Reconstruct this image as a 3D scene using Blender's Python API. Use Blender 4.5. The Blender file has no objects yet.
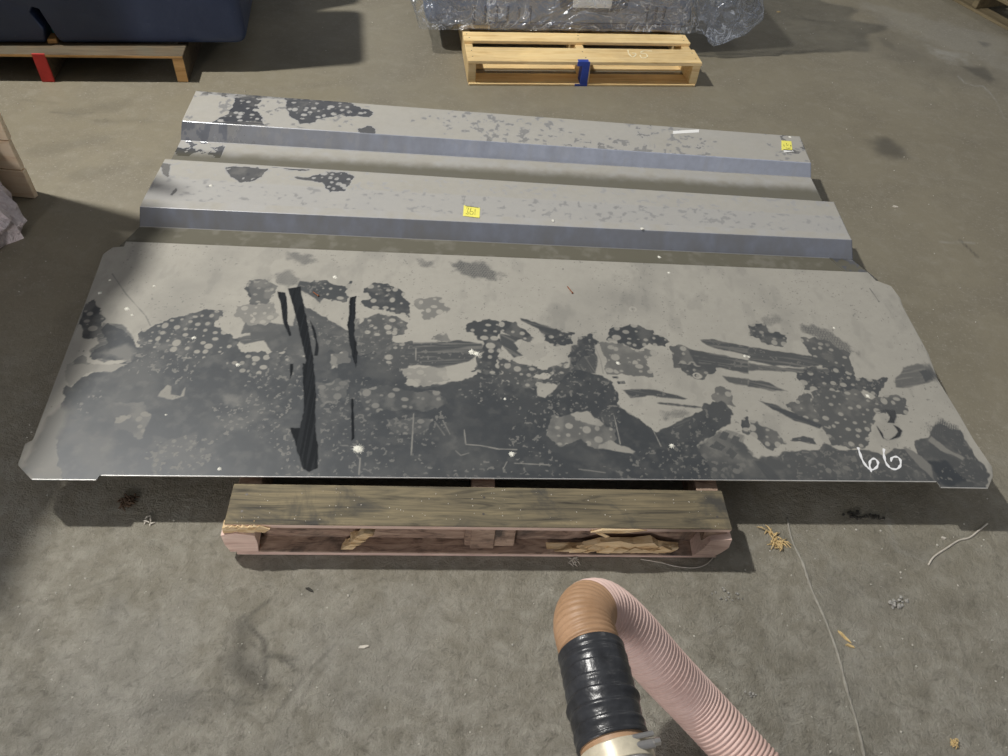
import bpy, bmesh, math, random
import numpy as np
from mathutils import Matrix, Vector
random.seed(7); RS = np.random.RandomState(11)
scn = bpy.context.scene; COL = scn.collection
R = math.radians

# ------------------------------------------------------------------ camera, world, lamps, exposure
cd = bpy.data.cameras.new('camera'); cam = bpy.data.objects.new('camera', cd); COL.objects.link(cam)
cd.sensor_fit = 'HORIZONTAL'; cd.sensor_width = 36.0; cd.lens = 36.0 * 760.0 / 1008.0
cd.clip_start = 0.02
CM = [[0.995396, -0.095846, -0.0], [0.070665, 0.733883, -0.67559], [0.064752, 0.67248, 0.737277]]
cam.matrix_world = Matrix([CM[0] + [0.0], CM[1] + [0.0], CM[2] + [1.63], [0, 0, 0, 1]])
scn.camera = cam
w = bpy.data.worlds.new('world'); scn.world = w; w.use_nodes = True
w.node_tree.nodes['Background'].inputs[0].default_value = (0.93, 0.95, 1.0, 1)
w.node_tree.nodes['Background'].inputs[1].default_value = 0.21
def lamp(name, loc, energy, size, color=(1, 0.97, 0.92)):
    ld = bpy.data.lights.new(name, 'POINT'); ld.energy = energy; ld.shadow_soft_size = size; ld.color = color
    o = bpy.data.objects.new(name, ld); COL.objects.link(o); o.location = loc
    return o
lamp('ceiling_lamp', (-3.1, 2.45, 5.2), 1300, 0.10, (1, 0.97, 0.92))
lamp('ceiling_lamp', (5.5, 9.0, 7.5), 190, 0.35, (1, 0.96, 0.9))
lamp('front_fill_lamp', (-1.6, -4.6, 1.75), 400, 0.5, (1.0, 0.94, 0.93))  # unseen low fill lamp behind the camera, brightens front faces
vs = scn.view_settings; vs.view_transform = 'Standard'; vs.look = 'None'; vs.exposure = 0.0; vs.gamma = 1.0; vs.use_curve_mapping = False

# ------------------------------------------------------------------ numpy helpers
def sm(a, b, x):
    t = np.clip((x - a) / (b - a), 0, 1); return t * t * (3 - 2 * t)
def vnoise(x, y, scale, seed):
    rs = np.random.RandomState(seed); L = rs.rand(256, 256)
    x = x * scale + 37.3; y = y * scale + 91.7
    xi = np.floor(x).astype(int); yi = np.floor(y).astype(int); fx = x - xi; fy = y - yi
    fx = fx * fx * (3 - 2 * fx); fy = fy * fy * (3 - 2 * fy)
    g = lambda i, j: L[(xi + i) & 255, (yi + j) & 255]
    return (g(0, 0) * (1 - fx) + g(1, 0) * fx) * (1 - fy) + (g(0, 1) * (1 - fx) + g(1, 1) * fx) * fy
def fbm(x, y, scale, seed, n=4):
    v = 0; a = 0.5; t = 0
    for i in range(n):
        v = v + a * vnoise(x, y, scale * 2 ** i, seed + i * 7); t += a; a *= 0.55
    return v / t
def sdist(x, y, poly):
    P = np.array(poly)[:, :2]; Q = np.roll(P, -1, 0); d = np.full(x.shape, 1e9); ins = np.zeros(x.shape, bool)
    for (ax, ay), (bx, by) in zip(P, Q):
        ex, ey = bx - ax, by - ay
        t = np.clip(((x - ax) * ex + (y - ay) * ey) / (ex * ex + ey * ey + 1e-12), 0, 1)
        d = np.minimum(d, (x - ax - t * ex) ** 2 + (y - ay - t * ey) ** 2)
        c = (ay > y) != (by > y)
        ins ^= c & (x < (bx - ax) * (y - ay) / (by - ay + 1e-12) + ax)
    return np.where(ins, 1, -1) * np.sqrt(d)
class Film:
    'per-vertex film of dust: d = dust, g = deep clean wipes, both also carry painted sheen; painted in metres on the real surface'
    def __init__(s, X, Y, base=1.0, seed=3):
        s.X, s.Y = X, Y; s.d = np.full(X.shape, base) * (0.93 + 0.14 * fbm(X, Y, 9, seed)); s.g = np.zeros(X.shape); s.s = seed
    def reg(s, poly, m=0.03):
        P = np.array(poly)[:, :2]; lo = P.min(0) - m; hi = P.max(0) + m
        return np.where((s.X > lo[0]) & (s.X < hi[0]) & (s.Y > lo[1]) & (s.Y < hi[1]))[0]
    def mask(s, i, poly, rag, soft, sc=45):
        x, y = s.X[i], s.Y[i]; s.s += 1
        n = fbm(x, y, sc, s.s, 3) - 0.5
        return sm(-soft, soft, sdist(x, y, poly) + n * rag * 2.2)
    def dark(s, poly, v=0.08, rag=0.008, soft=0.0015, film=0.0):
        i = s.reg(poly)
        if not len(i): return
        m = s.mask(i, poly, rag, soft)
        if film: v = v + film * (0.45 * sm(0.42, 0.8, fbm(s.X[i], s.Y[i], 12, s.s + 50)) + 0.35 * sm(0.45, 0.8, fbm(s.X[i], s.Y[i], 48, s.s + 51)))
        s.d[i] = s.d[i] * (1 - m) + np.minimum(v, s.d[i]) * m
    def light(s, poly, v=0.9, rag=0.006, soft=0.002):
        i = s.reg(poly)
        if not len(i): return
        m = s.mask(i, poly, rag, soft); s.d[i] = s.d[i] * (1 - m) + v * m
    def bubbles(s, poly, v=0.06, cell=0.027, rag=0.007, lv=0.85, dens=0.85, base=True):
        i = s.reg(poly)
        if not len(i): return
        x, y = s.X[i], s.Y[i]; m = s.mask(i, poly, rag * 1.7, 0.0014, 42)
        rs = np.random.RandomState(s.s * 3 + 5); J = rs.rand(97, 97, 4)
        u = x / cell; q = y / cell; u0 = np.floor(u).astype(int); q0 = np.floor(q).astype(int); L = np.zeros(x.shape)
        for a in (-1, 0, 1):
            for b in (-1, 0, 1):
                j = J[(u0 + a) % 97, (q0 + b) % 97]
                cx = u0 + a + 0.2 + 0.6 * j[:, 0]; cy = q0 + b + 0.2 + 0.6 * j[:, 1]
                r = (0.10 + 0.30 * j[:, 2] ** 1.3) * (j[:, 3] < dens)
                L = np.maximum(L, sm(0.06, -0.04, np.hypot((u - cx) * (0.8 + 0.4 * j[:, 1]), (q - cy) * (0.8 + 0.5 * j[:, 0])) - r) * (r > 0) * (0.75 + 0.25 * j[:, 2]))
        v = v + 0.16 * sm(0.45, 0.75, fbm(x, y, 25, s.s + 33)); val = v + (lv - v) * L
        cur = s.d[i]
        if base: s.d[i] = cur * (1 - m) + val * m
        else: s.d[i] = np.maximum(cur, lv * L * m)
    def streak(s, poly, ang, v=0.1, rag=0.004, soft=0.003, k=0.5):
        i = s.reg(poly)
        if not len(i): return
        x, y = s.X[i], s.Y[i]; m = s.mask(i, poly, rag, soft)
        c, t = math.cos(ang), math.sin(ang); n = vnoise((x * c + y * t) * 0.06, -x * t + y * c, 260, s.s + 9)
        m = m * (1 - 0.6 * k * sm(0.45, 0.95, n)); s.d[i] = s.d[i] * (1 - m) + np.minimum(s.d[i], v) * m
    def prints(s, poly, ang=0.4, pitch=0.0055, v=0.25, rag=0.005):
        i = s.reg(poly)
        if not len(i): return
        x, y = s.X[i], s.Y[i]; m = s.mask(i, poly, rag * 2.5, 0.010, 60)
        c, t = math.cos(ang), math.sin(ang); u = (x * c + y * t) / pitch; q = (-x * t + y * c) / pitch
        p = sm(-0.3, 0.3, np.sin(u * 6.283) * np.sin(q * 6.283) + 0.15)
        m = m * (0.25 + 0.75 * p); s.d[i] = s.d[i] * (1 - m) + np.minimum(s.d[i], v) * m
    def clean(s, poly, rag=0.003, soft=0.002, k=0.0, ang=1.5):
        i = s.reg(poly)
        if not len(i): return
        m = s.mask(i, poly, rag, soft)
        s.d[i] *= (1 - m); s.g[i] = np.maximum(s.g[i], m)
    def line(s, pts, wd, v):
        for (ax, ay), (bx, by) in zip(pts[:-1], pts[1:]):
            L = math.hypot(bx - ax, by - ay) + 1e-9; nx, ny = -(by - ay) / L * wd, (bx - ax) / L * wd
            poly = [(ax + nx, ay + ny), (bx + nx, by + ny), (bx - nx, by - ny), (ax - nx, ay - ny)]
            i = s.reg(poly)
            if len(i):
                m = s.mask(i, poly, 0.001, 0.0014); s.d[i] = s.d[i] * (1 - m) + v * m
def mesh_np(name, V, F, mat, parent=None, attrs=None, smooth=False):
    me = bpy.data.meshes.new(name); me.from_pydata(V, [], F); me.materials.append(mat)
    if attrs:
        for k, a in attrs.items():
            at = me.attributes.new(k, 'FLOAT', 'POINT'); at.data.foreach_set('value', np.asarray(a, np.float32))
    if smooth: me.polygons.foreach_set('use_smooth', [True] * len(me.polygons))
    o = bpy.data.objects.new(name, me); COL.objects.link(o); o.parent = parent
    return o
def grid_faces(nu, nv, off=0):
    a = (np.arange(nu - 1)[:, None] * nv + np.arange(nv - 1)[None, :]).ravel() + off
    return np.stack([a, a + nv, a + nv + 1, a + 1], 1)
def fast_mesh(name, V, F, mat, parent=None, attrs=None, smooth=False, extra=None):
    'V (n,3) array, F (m,4) quads; extra = list of ngons'
    extra = extra or []
    me = bpy.data.meshes.new(name); n = len(V); me.vertices.add(n); me.vertices.foreach_set('co', np.asarray(V, np.float32).ravel())
    loops = np.concatenate([F.ravel()] + [np.array(e) for e in extra]).astype(np.int32)
    tot = np.array([4] * len(F) + [len(e) for e in extra], np.int32); st = np.concatenate([[0], np.cumsum(tot)[:-1]]).astype(np.int32)
    me.loops.add(len(loops)); me.loops.foreach_set('vertex_index', loops)
    me.polygons.add(len(tot)); me.polygons.foreach_set('loop_start', st); me.polygons.foreach_set('loop_total', tot)
    me.update(calc_edges=True); me.validate()
    me.materials.append(mat)
    if smooth: me.polygons.foreach_set('use_smooth', [True] * len(me.polygons))
    for k, a in (attrs or {}).items():
        at = me.attributes.new(k, 'FLOAT', 'POINT'); at.data.foreach_set('value', np.asarray(a, np.float32))
    o = bpy.data.objects.new(name, me); COL.objects.link(o); o.parent = parent
    return o

# ------------------------------------------------------------------ object helpers
def tag(o, label=None, cat=None, group=None, kind=None):
    if label: o['label'] = label
    if cat: o['category'] = cat
    if group: o['group'] = group
    if kind: o['kind'] = kind
    return o
def empty(name, loc, rz=0, label=None, cat=None, group=None):
    o = bpy.data.objects.new(name, None); COL.objects.link(o); o.location = loc; o.rotation_euler = (0, 0, rz); o.empty_display_size = 0.1
    return tag(o, label, cat, group)
def bm_obj(name, bm, mats, parent=None, smooth=False):
    me = bpy.data.meshes.new(name); bmesh.ops.recalc_face_normals(bm, faces=bm.faces); bm.to_mesh(me); bm.free()
    for m in (mats if isinstance(mats, (list, tuple)) else [mats]): me.materials.append(m)
    if smooth:
        for p in me.polygons: p.use_smooth = True
    o = bpy.data.objects.new(name, me); COL.objects.link(o); o.parent = parent
    return o
def recentre(o, p):
    o.data.transform(Matrix.Translation(-Vector(p))); o.location = p
    return o
def plank_bm(bm, x0, x1, y0, y1, z0, z1, bev=0.002, jit=0.0015, endmat=None, cutfaces=()):
    r = lambda: random.uniform(-jit, jit)
    v = [bm.verts.new((x + r(), y + r(), z)) for z in (z0, z1) for (x, y) in ((x0, y0), (x1, y0), (x1, y1), (x0, y1))]
    fs = [bm.faces.new([v[i] for i in f]) for f in ((3, 2, 1, 0), (4, 5, 6, 7), (0, 1, 5, 4), (1, 2, 6, 5), (2, 3, 7, 6), (3, 0, 4, 7))]
    nm = ['bottom', 'top', 'front', 'right', 'back', 'left']
    for f, n_ in zip(fs, nm):
        if n_ in cutfaces: f.material_index = 1
    if bev:
        bmesh.ops.bevel(bm, geom=list({e for f in fs for e in f.edges}), offset=bev, segments=1, affect='EDGES')
def plank(name, box, mats, parent, bev=0.002, jit=0.0015, cut=()):
    bm = bmesh.new(); plank_bm(bm, *box, bev=bev, jit=jit, cutfaces=cut); return bm_obj(name, bm, mats, parent)
def extrude_poly(bm, pts, z0, z1):
    a = [bm.verts.new((p[0], p[1], z0)) for p in pts]; b = [bm.verts.new((p[0], p[1], z1)) for p in pts]; n = len(pts)
    bm.faces.new(a[::-1]); bm.faces.new(b)
    for i in range(n): bm.faces.new((a[i], a[(i + 1) % n], b[(i + 1) % n], b[i]))
def tube_bm(bm, pts, rad, seg=8, caps=True):
    pts = [Vector(p) for p in pts]; n = len(pts); rad = rad if isinstance(rad, (list, tuple)) else [rad] * n
    rings = []; up = Vector((0, 0, 1)); prev = None
    for i, p in enumerate(pts):
        t = (pts[min(i + 1, n - 1)] - pts[max(i - 1, 0)]).normalized()
        if prev is None:
            a = t.cross(up)
            if a.length < 1e-3: a = t.cross(Vector((1, 0, 0)))
            a.normalize()
        else: a = (prev - t * prev.dot(t)).normalized()
        prev = a; b = t.cross(a)
        rings.append([bm.verts.new(p + (a * math.cos(2 * math.pi * k / seg) + b * math.sin(2 * math.pi * k / seg)) * rad[i]) for k in range(seg)])
    for r0, r1 in zip(rings[:-1], rings[1:]):
        for k in range(seg): bm.faces.new((r0[k], r0[(k + 1) % seg], r1[(k + 1) % seg], r1[k]))
    if caps: bm.faces.new(rings[0][::-1]); bm.faces.new(rings[-1])
def catmull(P, n):
    P = [Vector(p) for p in P]; P = [P[0] * 2 - P[1]] + P + [P[-1] * 2 - P[-2]]; out = []
    for i in range(1, len(P) - 2):
        for k in range(n):
            t = k / n
            out.append(0.5 * ((2 * P[i]) + (P[i + 1] - P[i - 1]) * t + (2 * P[i - 1] - 5 * P[i] + 4 * P[i + 1] - P[i + 2]) * t * t + (3 * P[i] - P[i - 1] - 3 * P[i + 1] + P[i + 2]) * t ** 3))
    out.append(P[-2]); return out

# ------------------------------------------------------------------ materials
class NT:
    def __init__(s, name):
        s.m = bpy.data.materials.new(name); s.m.use_nodes = True; s.t = s.m.node_tree; s.N = s.t.nodes; s.b = s.N['Principled BSDF']
    def n(s, ty, **kw):
        n = s.N.new(ty)
        for k, v in kw.items(): setattr(n, k, v)
        return n
    def l(s, a, b): s.t.links.new(a, b)
    def noise(s, scale, detail=4, rough=0.55, vec=None, dist=0.0):
        n = s.n('ShaderNodeTexNoise'); n.inputs['Scale'].default_value = scale; n.inputs['Detail'].default_value = detail
        n.inputs['Roughness'].default_value = rough; n.inputs['Distortion'].default_value = dist
        if vec is not None: s.l(vec, n.inputs['Vector'])
        return n.outputs['Fac']
    def ramp(s, f, stops):
        r = s.n('ShaderNodeValToRGB'); e = r.color_ramp.elements
        while len(e) < len(stops): e.new(0.5)
        for el, (p, c) in zip(e, stops): el.position = p; el.color = c if len(c) == 4 else (*c, 1)
        s.l(f, r.inputs[0]); return r.outputs[0]
    def mix(s, f, a, b, mode='MIX'):
        m = s.n('ShaderNodeMix'); m.data_type = 'RGBA'; m.blend_type = mode
        for sock, v in ((m.inputs['Factor'], f), (m.inputs[6], a), (m.inputs[7], b)):
            if isinstance(v, (int, float)): sock.default_value = v
            elif isinstance(v, tuple): sock.default_value = (*v, 1) if len(v) == 3 else v
            else: s.l(v, sock)
        return m.outputs[2]
    def math(s, op, a, b=0.0, c=0.0):
        m = s.n('ShaderNodeMath', operation=op)
        for sock, v in zip(m.inputs, (a, b, c)):
            if isinstance(v, (int, float)): sock.default_value = v
            else: s.l(v, sock)
        return m.outputs[0]
    def rng(s, f, a, b, c, d):
        m = s.n('ShaderNodeMapRange'); s.l(f, m.inputs[0])
        for i, v in enumerate((a, b, c, d)): m.inputs[i + 1].default_value = v
        return m.outputs[0]
    def attr(s, nm): n = s.n('ShaderNodeAttribute'); n.attribute_name = nm; return n.outputs['Fac']
    def coord(s, which='Object', scale=None, rot=None):
        c = s.n('ShaderNodeTexCoord').outputs[which]
        if scale:
            m = s.n('ShaderNodeMapping'); m.inputs['Scale'].default_value = scale
            if rot: m.inputs['Rotation'].default_value = rot
            s.l(c, m.inputs[0]); return m.outputs[0]
        return c
    def bump(s, f, st, dist=0.01, nrm=None):
        b = s.n('ShaderNodeBump'); b.inputs['Strength'].default_value = st; b.inputs['Distance'].default_value = dist; s.l(f, b.inputs['Height'])
        if nrm is not None: s.l(nrm, b.inputs['Normal'])
        return b.outputs[0]
    def out(s, col=None, rough=None, metal=None, nrm=None, **kw):
        for k, v in (('Base Color', col), ('Roughness', rough), ('Metallic', metal), ('Normal', nrm)):
            if v is None: continue
            i = s.b.inputs[k]
            if isinstance(v, (int, float)): i.default_value = v
            elif isinstance(v, tuple): i.default_value = (*v, 1)
            else: s.l(v, i)
        for k, v in kw.items(): s.b.inputs[k.replace('_', ' ')].default_value = v
        return s.m
def simple(name, col, rough=0.6, metal=0.0, var=0.15, sc=20, bump=0.15):
    t = NT(name); c = t.coord(); f = t.noise(sc, 5, 0.6, c)
    lo = tuple(x * (1 - var) for x in col); hi = tuple(min(1, x * (1 + var)) for x in col)
    return t.out(t.ramp(f, [(0.3, lo), (0.7, hi)]), rough, metal, t.bump(f, bump, 0.003))
def wood(name, a, b, dark, grain=1.0, rough=0.75, blotch=0.0, blotchcol=(0.1, 0.09, 0.06)):
    t = NT(name); oi = t.n('ShaderNodeObjectInfo'); c = t.coord()
    va = t.n('ShaderNodeVectorMath', operation='ADD'); t.l(c, va.inputs[0])
    cx = t.n('ShaderNodeCombineXYZ'); t.l(t.math('MULTIPLY', oi.outputs['Random'], 13.0), cx.inputs[0]); t.l(t.math('MULTIPLY', oi.outputs['Random'], 7.0), cx.inputs[1]); t.l(cx.outputs[0], va.inputs[1])
    mp = t.n('ShaderNodeMapping'); mp.inputs['Scale'].default_value = (2.2 * grain, 34, 34); t.l(va.outputs[0], mp.inputs[0])
    g = t.noise(1.6, 6, 0.62, mp.outputs[0], 1.2); big = t.noise(3.2, 4, 0.6, va.outputs[0], 0.6)
    col = t.ramp(g, [(0.28, dark), (0.45, a), (0.72, b)])
    tint = t.ramp(big, [(0.3, (0.78, 0.75, 0.72)), (0.7, (1.08, 1.06, 1.0))]); col = t.mix(1.0, col, tint, 'MULTIPLY')
    if blotch:
        k = t.rng(t.noise(5.5, 5, 0.65, va.outputs[0], 1.0), 0.5, 0.66, 0, blotch); col = t.mix(k, col, blotchcol)
    hv = t.rng(oi.outputs['Random'], 0, 1, 0.88, 1.1); hc = t.n('ShaderNodeCombineXYZ')
    for i in range(3): t.l(hv, hc.inputs[i])
    col = t.mix(1.0, col, hc.outputs[0], 'MULTIPLY')
    return t.out(col, rough, 0.0, t.bump(g, 0.35, 0.003))
M = {}
M['pine'] = wood('pine wood', (0.80, 0.60, 0.30), (0.90, 0.73, 0.42), (0.62, 0.42, 0.18), rough=0.7)
M['pine_cut'] = wood('cut pine wood', (0.88, 0.68, 0.38), (0.93, 0.77, 0.48), (0.70, 0.48, 0.24))
M['old_pine'] = wood('stained brown wood', (0.10, 0.075, 0.045), (0.17, 0.13, 0.08), (0.04, 0.03, 0.02), blotch=0.6)
M['orange_pine'] = wood('orange aged wood', (0.52, 0.31, 0.12), (0.66, 0.42, 0.19), (0.26, 0.13, 0.05))
M['weather'] = wood('weathered grey olive wood', (0.15, 0.130, 0.085), (0.30, 0.25, 0.15), (0.035, 0.030, 0.022), grain=1.3, blotch=0.9, blotchcol=(0.05, 0.048, 0.042))
M['inner'] = wood('dirty purple brown wood', (0.32, 0.225, 0.175), (0.56, 0.43, 0.34), (0.06, 0.043, 0.036), grain=3.5, blotch=0.85, blotchcol=(0.04, 0.036, 0.034))
M['pinkcut'] = wood('rough pinkish sawn wood', (0.72, 0.54, 0.48), (0.86, 0.70, 0.63), (0.48, 0.31, 0.26), grain=1.5, rough=0.85)
M['splinter'] = wood('fresh broken wood', (0.70, 0.52, 0.30), (0.86, 0.72, 0.50), (0.42, 0.25, 0.12), grain=2.5)
M['palewood'] = wood('pale sawn timber', (0.90, 0.74, 0.54), (0.95, 0.82, 0.64), (0.78, 0.57, 0.38), rough=0.7)
M['olivewood'] = wood('olive grimy timber', (0.16, 0.13, 0.075), (0.22, 0.18, 0.11), (0.07, 0.055, 0.035))
M['red'] = simple('red paint', (0.50, 0.035, 0.03), 0.7); M['blue'] = simple('blue paint', (0.03, 0.07, 0.38), 0.65)
M['teal'] = simple('teal plastic', (0.05, 0.35, 0.38), 0.5)
M['white'] = simple('white droppings', (0.80, 0.79, 0.70), 0.8, var=0.12, sc=200)
M['chalk'] = simple('white paint marker', (0.88, 0.89, 0.90), 0.7, var=0.04, sc=300)
M['chalkfaint'] = simple('yellow chalk marker', (0.88, 0.80, 0.55), 0.8, var=0.05, sc=300)
M['ink'] = simple('black ink', (0.03, 0.03, 0.03), 0.6); M['olive_ink'] = simple('faded olive ink', (0.38, 0.36, 0.06), 0.7)
M['yellow'] = simple('yellow label paper', (0.90, 0.84, 0.16), 0.6, var=0.06, sc=120)
M['paper'] = simple('white paper', (0.85, 0.85, 0.83), 0.6, var=0.03)
M['straw'] = simple('dry straw', (0.62, 0.46, 0.22), 0.8, var=0.3, sc=80); M['palestraw'] = simple('pale fibre', (0.62, 0.58, 0.50), 0.7, var=0.2, sc=80)
M['grit'] = simple('grey concrete crumbs', (0.36, 0.35, 0.32), 0.9, var=0.35, sc=150, bump=0.5)
M['gritdark'] = simple('dark dirt crumbs', (0.045, 0.042, 0.035), 0.9, var=0.4, sc=150, bump=0.5)
M['rust'] = simple('rusty steel', (0.30, 0.12, 0.06), 0.6, 0.3, var=0.4, sc=300)
M['chrome'] = simple('galvanised steel', (0.62, 0.60, 0.57), 0.28, 0.9, var=0.1, sc=60)
M['nail'] = simple('nail head', (0.10, 0.09, 0.08), 0.5, 0.6)
# sheet metal under dust, driven by the dust attribute
def dusty(name, clean, cleanrough, cleanmetal, dustc, dust2, wf=0.4):
    t = NT(name); c = t.coord(); d = t.attr('dust'); g = t.attr('wipe_sheen'); o = t.attr('olive_tone')
    n1 = t.noise(40, 6, 0.65, c); n2 = t.noise(6, 4, 0.6, c); n3 = t.noise(420, 3, 0.6, c)
    dc = t.mix(n2, dustc, dust2); dc = t.mix(t.rng(n1, 0.35, 0.75, 0.0, 0.22), dc, tuple(x * 0.62 for x in dustc))
    dc = t.mix(t.rng(n3, 0.60, 0.72, 0, 0.18), dc, (0.10, 0.095, 0.085))
    cc = t.mix(t.rng(n1, 0.3, 0.7, 0, 0.30), clean, tuple(x * 1.5 for x in clean))
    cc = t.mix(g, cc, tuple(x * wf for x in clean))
    col = t.mix(d, cc, dc); col = t.mix(o, col, (0.105, 0.098, 0.068))
    ro = t.mix(d, (cleanrough,) * 3, (0.88,) * 3); ro = t.mix(g, ro, (0.2,) * 3)
    mt = t.math('MULTIPLY', t.math('SUBTRACT', 1.0, t.math('MAXIMUM', d, o)), cleanmetal)
    h = t.math('ADD', t.math('MULTIPLY', d, 0.6), t.math('MULTIPLY', n1, 0.25))
    return t.out(col, ro, mt, t.bump(h, 0.30, 0.0012))
M['panel'] = dusty('dusty dark sheet metal', (0.044, 0.050, 0.056), 0.42, 0.25, (0.405, 0.388, 0.338), (0.355, 0.34, 0.298))
M['channel'] = dusty('dusty blue grey sheet metal', (0.46, 0.50, 0.60), 0.36, 0.25, (0.42, 0.405, 0.36), (0.37, 0.355, 0.315), 0.15)

# ------------------------------------------------------------------ floor
def axis(a, b, step, lo, hi):
    return np.concatenate([[lo, lo * 0.6 + a * 0.4, a - 0.5], np.arange(a, b, step), [b + 0.5, hi * 0.6 + b * 0.4, hi]])
fx = axis(-2.9, 3.0, 0.0075, -14, 14); fy = axis(0.2, 5.0, 0.012, -6, 20); fy = np.sort(np.concatenate([fy[(fy < 0.3) | (fy > 1.15)], np.arange(0.305, 1.145, 0.0055)]))
GX, GY = np.meshgrid(fx, fy, indexing='ij'); X = GX.ravel(); Y = GY.ravel()
stain = np.zeros(X.shape); pale = np.zeros(X.shape); rel = np.zeros(X.shape)
def fpaint(arr, poly, v, soft, rag, sc=14):
    P = np.array(poly); lo = P.min(0) - 0.3; hi = P.max(0) + 0.3
    i = np.where((X > lo[0]) & (X < hi[0]) & (Y > lo[1]) & (Y < hi[1]))[0]
    if len(i):
        m = sm(-soft, soft, sdist(X[i], Y[i], poly) + (fbm(X[i], Y[i], sc, len(i) % 97) - 0.5) * rag * 2.5); arr[i] = np.maximum(arr[i], m * v)
def fline(arr, pts, wd, v, soft=0.01):
    for (ax, ay), (bx, by) in zip(pts[:-1], pts[1:]):
        L = math.hypot(bx - ax, by - ay); nx, ny = -(by - ay) / L * wd, (bx - ax) / L * wd
        fpaint(arr, [(ax + nx, ay + ny), (bx + nx, by + ny), (bx - nx, by - ny), (ax - nx, ay - ny)], v, soft, wd * 0.7, 30)
for p, v, s_, r_ in [
    ([(1.469,3.089),(1.552,3.121),(1.628,3.036),(1.617,2.970),(1.568,2.946),(1.488,2.963)], 0.75, 0.04, 0.03),
    ([(1.791,4.207),(1.857,4.197),(1.891,4.072),(1.851,4.040),(1.796,4.087)], 0.5, 0.03, 0.02),
    ([(2.153,3.934),(2.291,3.963),(2.297,3.811),(2.242,3.758),(2.194,3.833)], 0.75, 0.03, 0.02),
    ([(2.351,4.282),(2.413,4.259),(2.371,4.201)], 0.8, 0.02, 0.02),
    ([(-0.535,0.686),(-0.507,0.705),(-0.492,0.623),(-0.421,0.556),(-0.435,0.547),(-0.492,0.570),(-0.530,0.583),(-0.532,0.609),(-0.516,0.632)], 0.7, 0.03, 0.02),
    ([(-0.639,0.525),(-0.482,0.550),(-0.463,0.522),(-0.646,0.491)], 0.45, 0.03, 0.03),
    ([(-1.002,0.674),(-0.958,0.673),(-0.933,0.613),(-0.982,0.626)], 0.35, 0.04, 0.03),
    ([(-0.948,0.486),(-0.841,0.516),(-0.803,0.394),(-0.896,0.386)], 0.35, 0.08, 0.06),
    ([(-0.827,0.727),(-0.809,0.736),(-0.792,0.707),(-0.807,0.689)], 0.5, 0.02, 0.02),
    ([(0.985,1.064),(1.112,1.064),(1.111,1.021),(0.995,1.009)], 0.22, 0.04, 0.03),
    ([(0.817,0.990),(1.009,0.970),(0.983,0.876),(0.819,0.884)], 0.22, 0.05, 0.05),
    ([(1.064,0.949),(1.197,0.910),(1.104,0.883)], 0.25, 0.03, 0.03),
    ([(-0.451,0.418),(-0.294,0.548),(-0.260,0.535),(-0.399,0.405)], 0.25, 0.04, 0.03),
    ([(1.877,4.432),(2.067,3.983),(2.356,3.932),(2.313,3.711),(1.940,3.738),(1.693,4.137)], 0.30, 0.12, 0.08),
    ([(-1.864,2.706),(-1.635,2.833),(-1.598,2.790),(-1.801,2.655)], 0.22, 0.03, 0.03), ([(-1.873,2.404),(-1.603,2.562),(-1.582,2.529),(-1.813,2.360)], 0.2, 0.03, 0.03),
    ([(-1.721,2.654),(-1.506,2.711),(-1.494,2.682),(-1.691,2.629)], 0.25, 0.02, 0.02), ([(-1.662,2.273),(-1.393,2.421),(-1.378,2.382),(-1.609,2.237)], 0.2, 0.03, 0.03)]:
    fpaint(stain, p, v, s_, r_)
for p, v in [([(-0.835,0.667),(-0.629,0.735),(-0.563,0.543),(-0.615,0.411),(-0.784,0.396)], 0.30), ([(-0.702,0.636),(-0.619,0.644),(-0.583,0.541),(-0.663,0.533)], 0.35), ([(2.070,4.076),(2.203,4.081),(2.205,4.012),(2.130,4.019)], 0.8),
             ([(1.832,4.699),(2.546,4.325),(2.401,3.941),(1.877,4.432)], 0.25), ([(-0.416,0.782),(-0.142,0.786),(-0.089,0.567),(-0.306,0.507)], 0.25), ([(0.746,0.877),(0.990,0.902),(0.833,0.654),(0.700,0.641)], 0.15)]:
    fpaint(pale, p, v, 0.06, 0.08)
# cracks, scratches and old filled joints
for p, wd, v in [([(-1.002,0.674),(-0.913,0.718),(-0.842,0.762),(-0.822,0.769)], 0.002, 0.35), ([(-0.483,0.520),(-0.444,0.528)], 0.004, 0.5), ([(-0.522,0.711),(-0.511,0.689),(-0.488,0.675),(-0.463,0.659),(-0.447,0.617),(-0.432,0.555)], 0.0035, 0.95), ([(-0.453,0.623),(-0.424,0.628),(-0.400,0.617),(-0.374,0.598)], 0.003, 0.9),
                 ([(-0.310,0.663),(-0.350,0.605),(-0.378,0.550),(-0.401,0.498)], 0.003, 0.6), ([(-0.564,0.895),(-0.521,0.847),(-0.483,0.775)], 0.003, 0.4), ([(-1.894,2.684),(-1.792,2.680),(-1.729,2.716)], 0.005, 0.4), ([(-1.703,2.658),(-1.649,2.652),(-1.676,2.678)], 0.004, 0.5), ([(-2.048,2.752),(-1.885,2.751)], 0.004, 0.3), ([(-0.476,0.751),(-0.510,0.712),(-0.497,0.656),(-0.460,0.633),(-0.376,0.624)], 0.003, 0.6),
                 ([(-0.460,0.633),(-0.434,0.555)], 0.003, 0.6), ([(1.640,2.408),(1.673,2.312)], 0.004, 0.8), ([(-0.746,0.747),(-0.711,0.703),(-0.682,0.638)], 0.003, 0.35), ([(-0.313,0.630),(-0.355,0.542),(-0.367,0.433)], 0.004, 0.35),
                 ([(-0.635,0.516),(-0.533,0.546),(-0.499,0.537)], 0.003, 0.5), ([(-0.257,0.473),(-0.294,0.548),(-0.277,0.612)], 0.003, 0.3), ([(1.081,0.964),(1.104,0.815),(1.107,0.723)], 0.003, 0.25)]:
    fline(stain, p, wd, v, 0.006)
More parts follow.
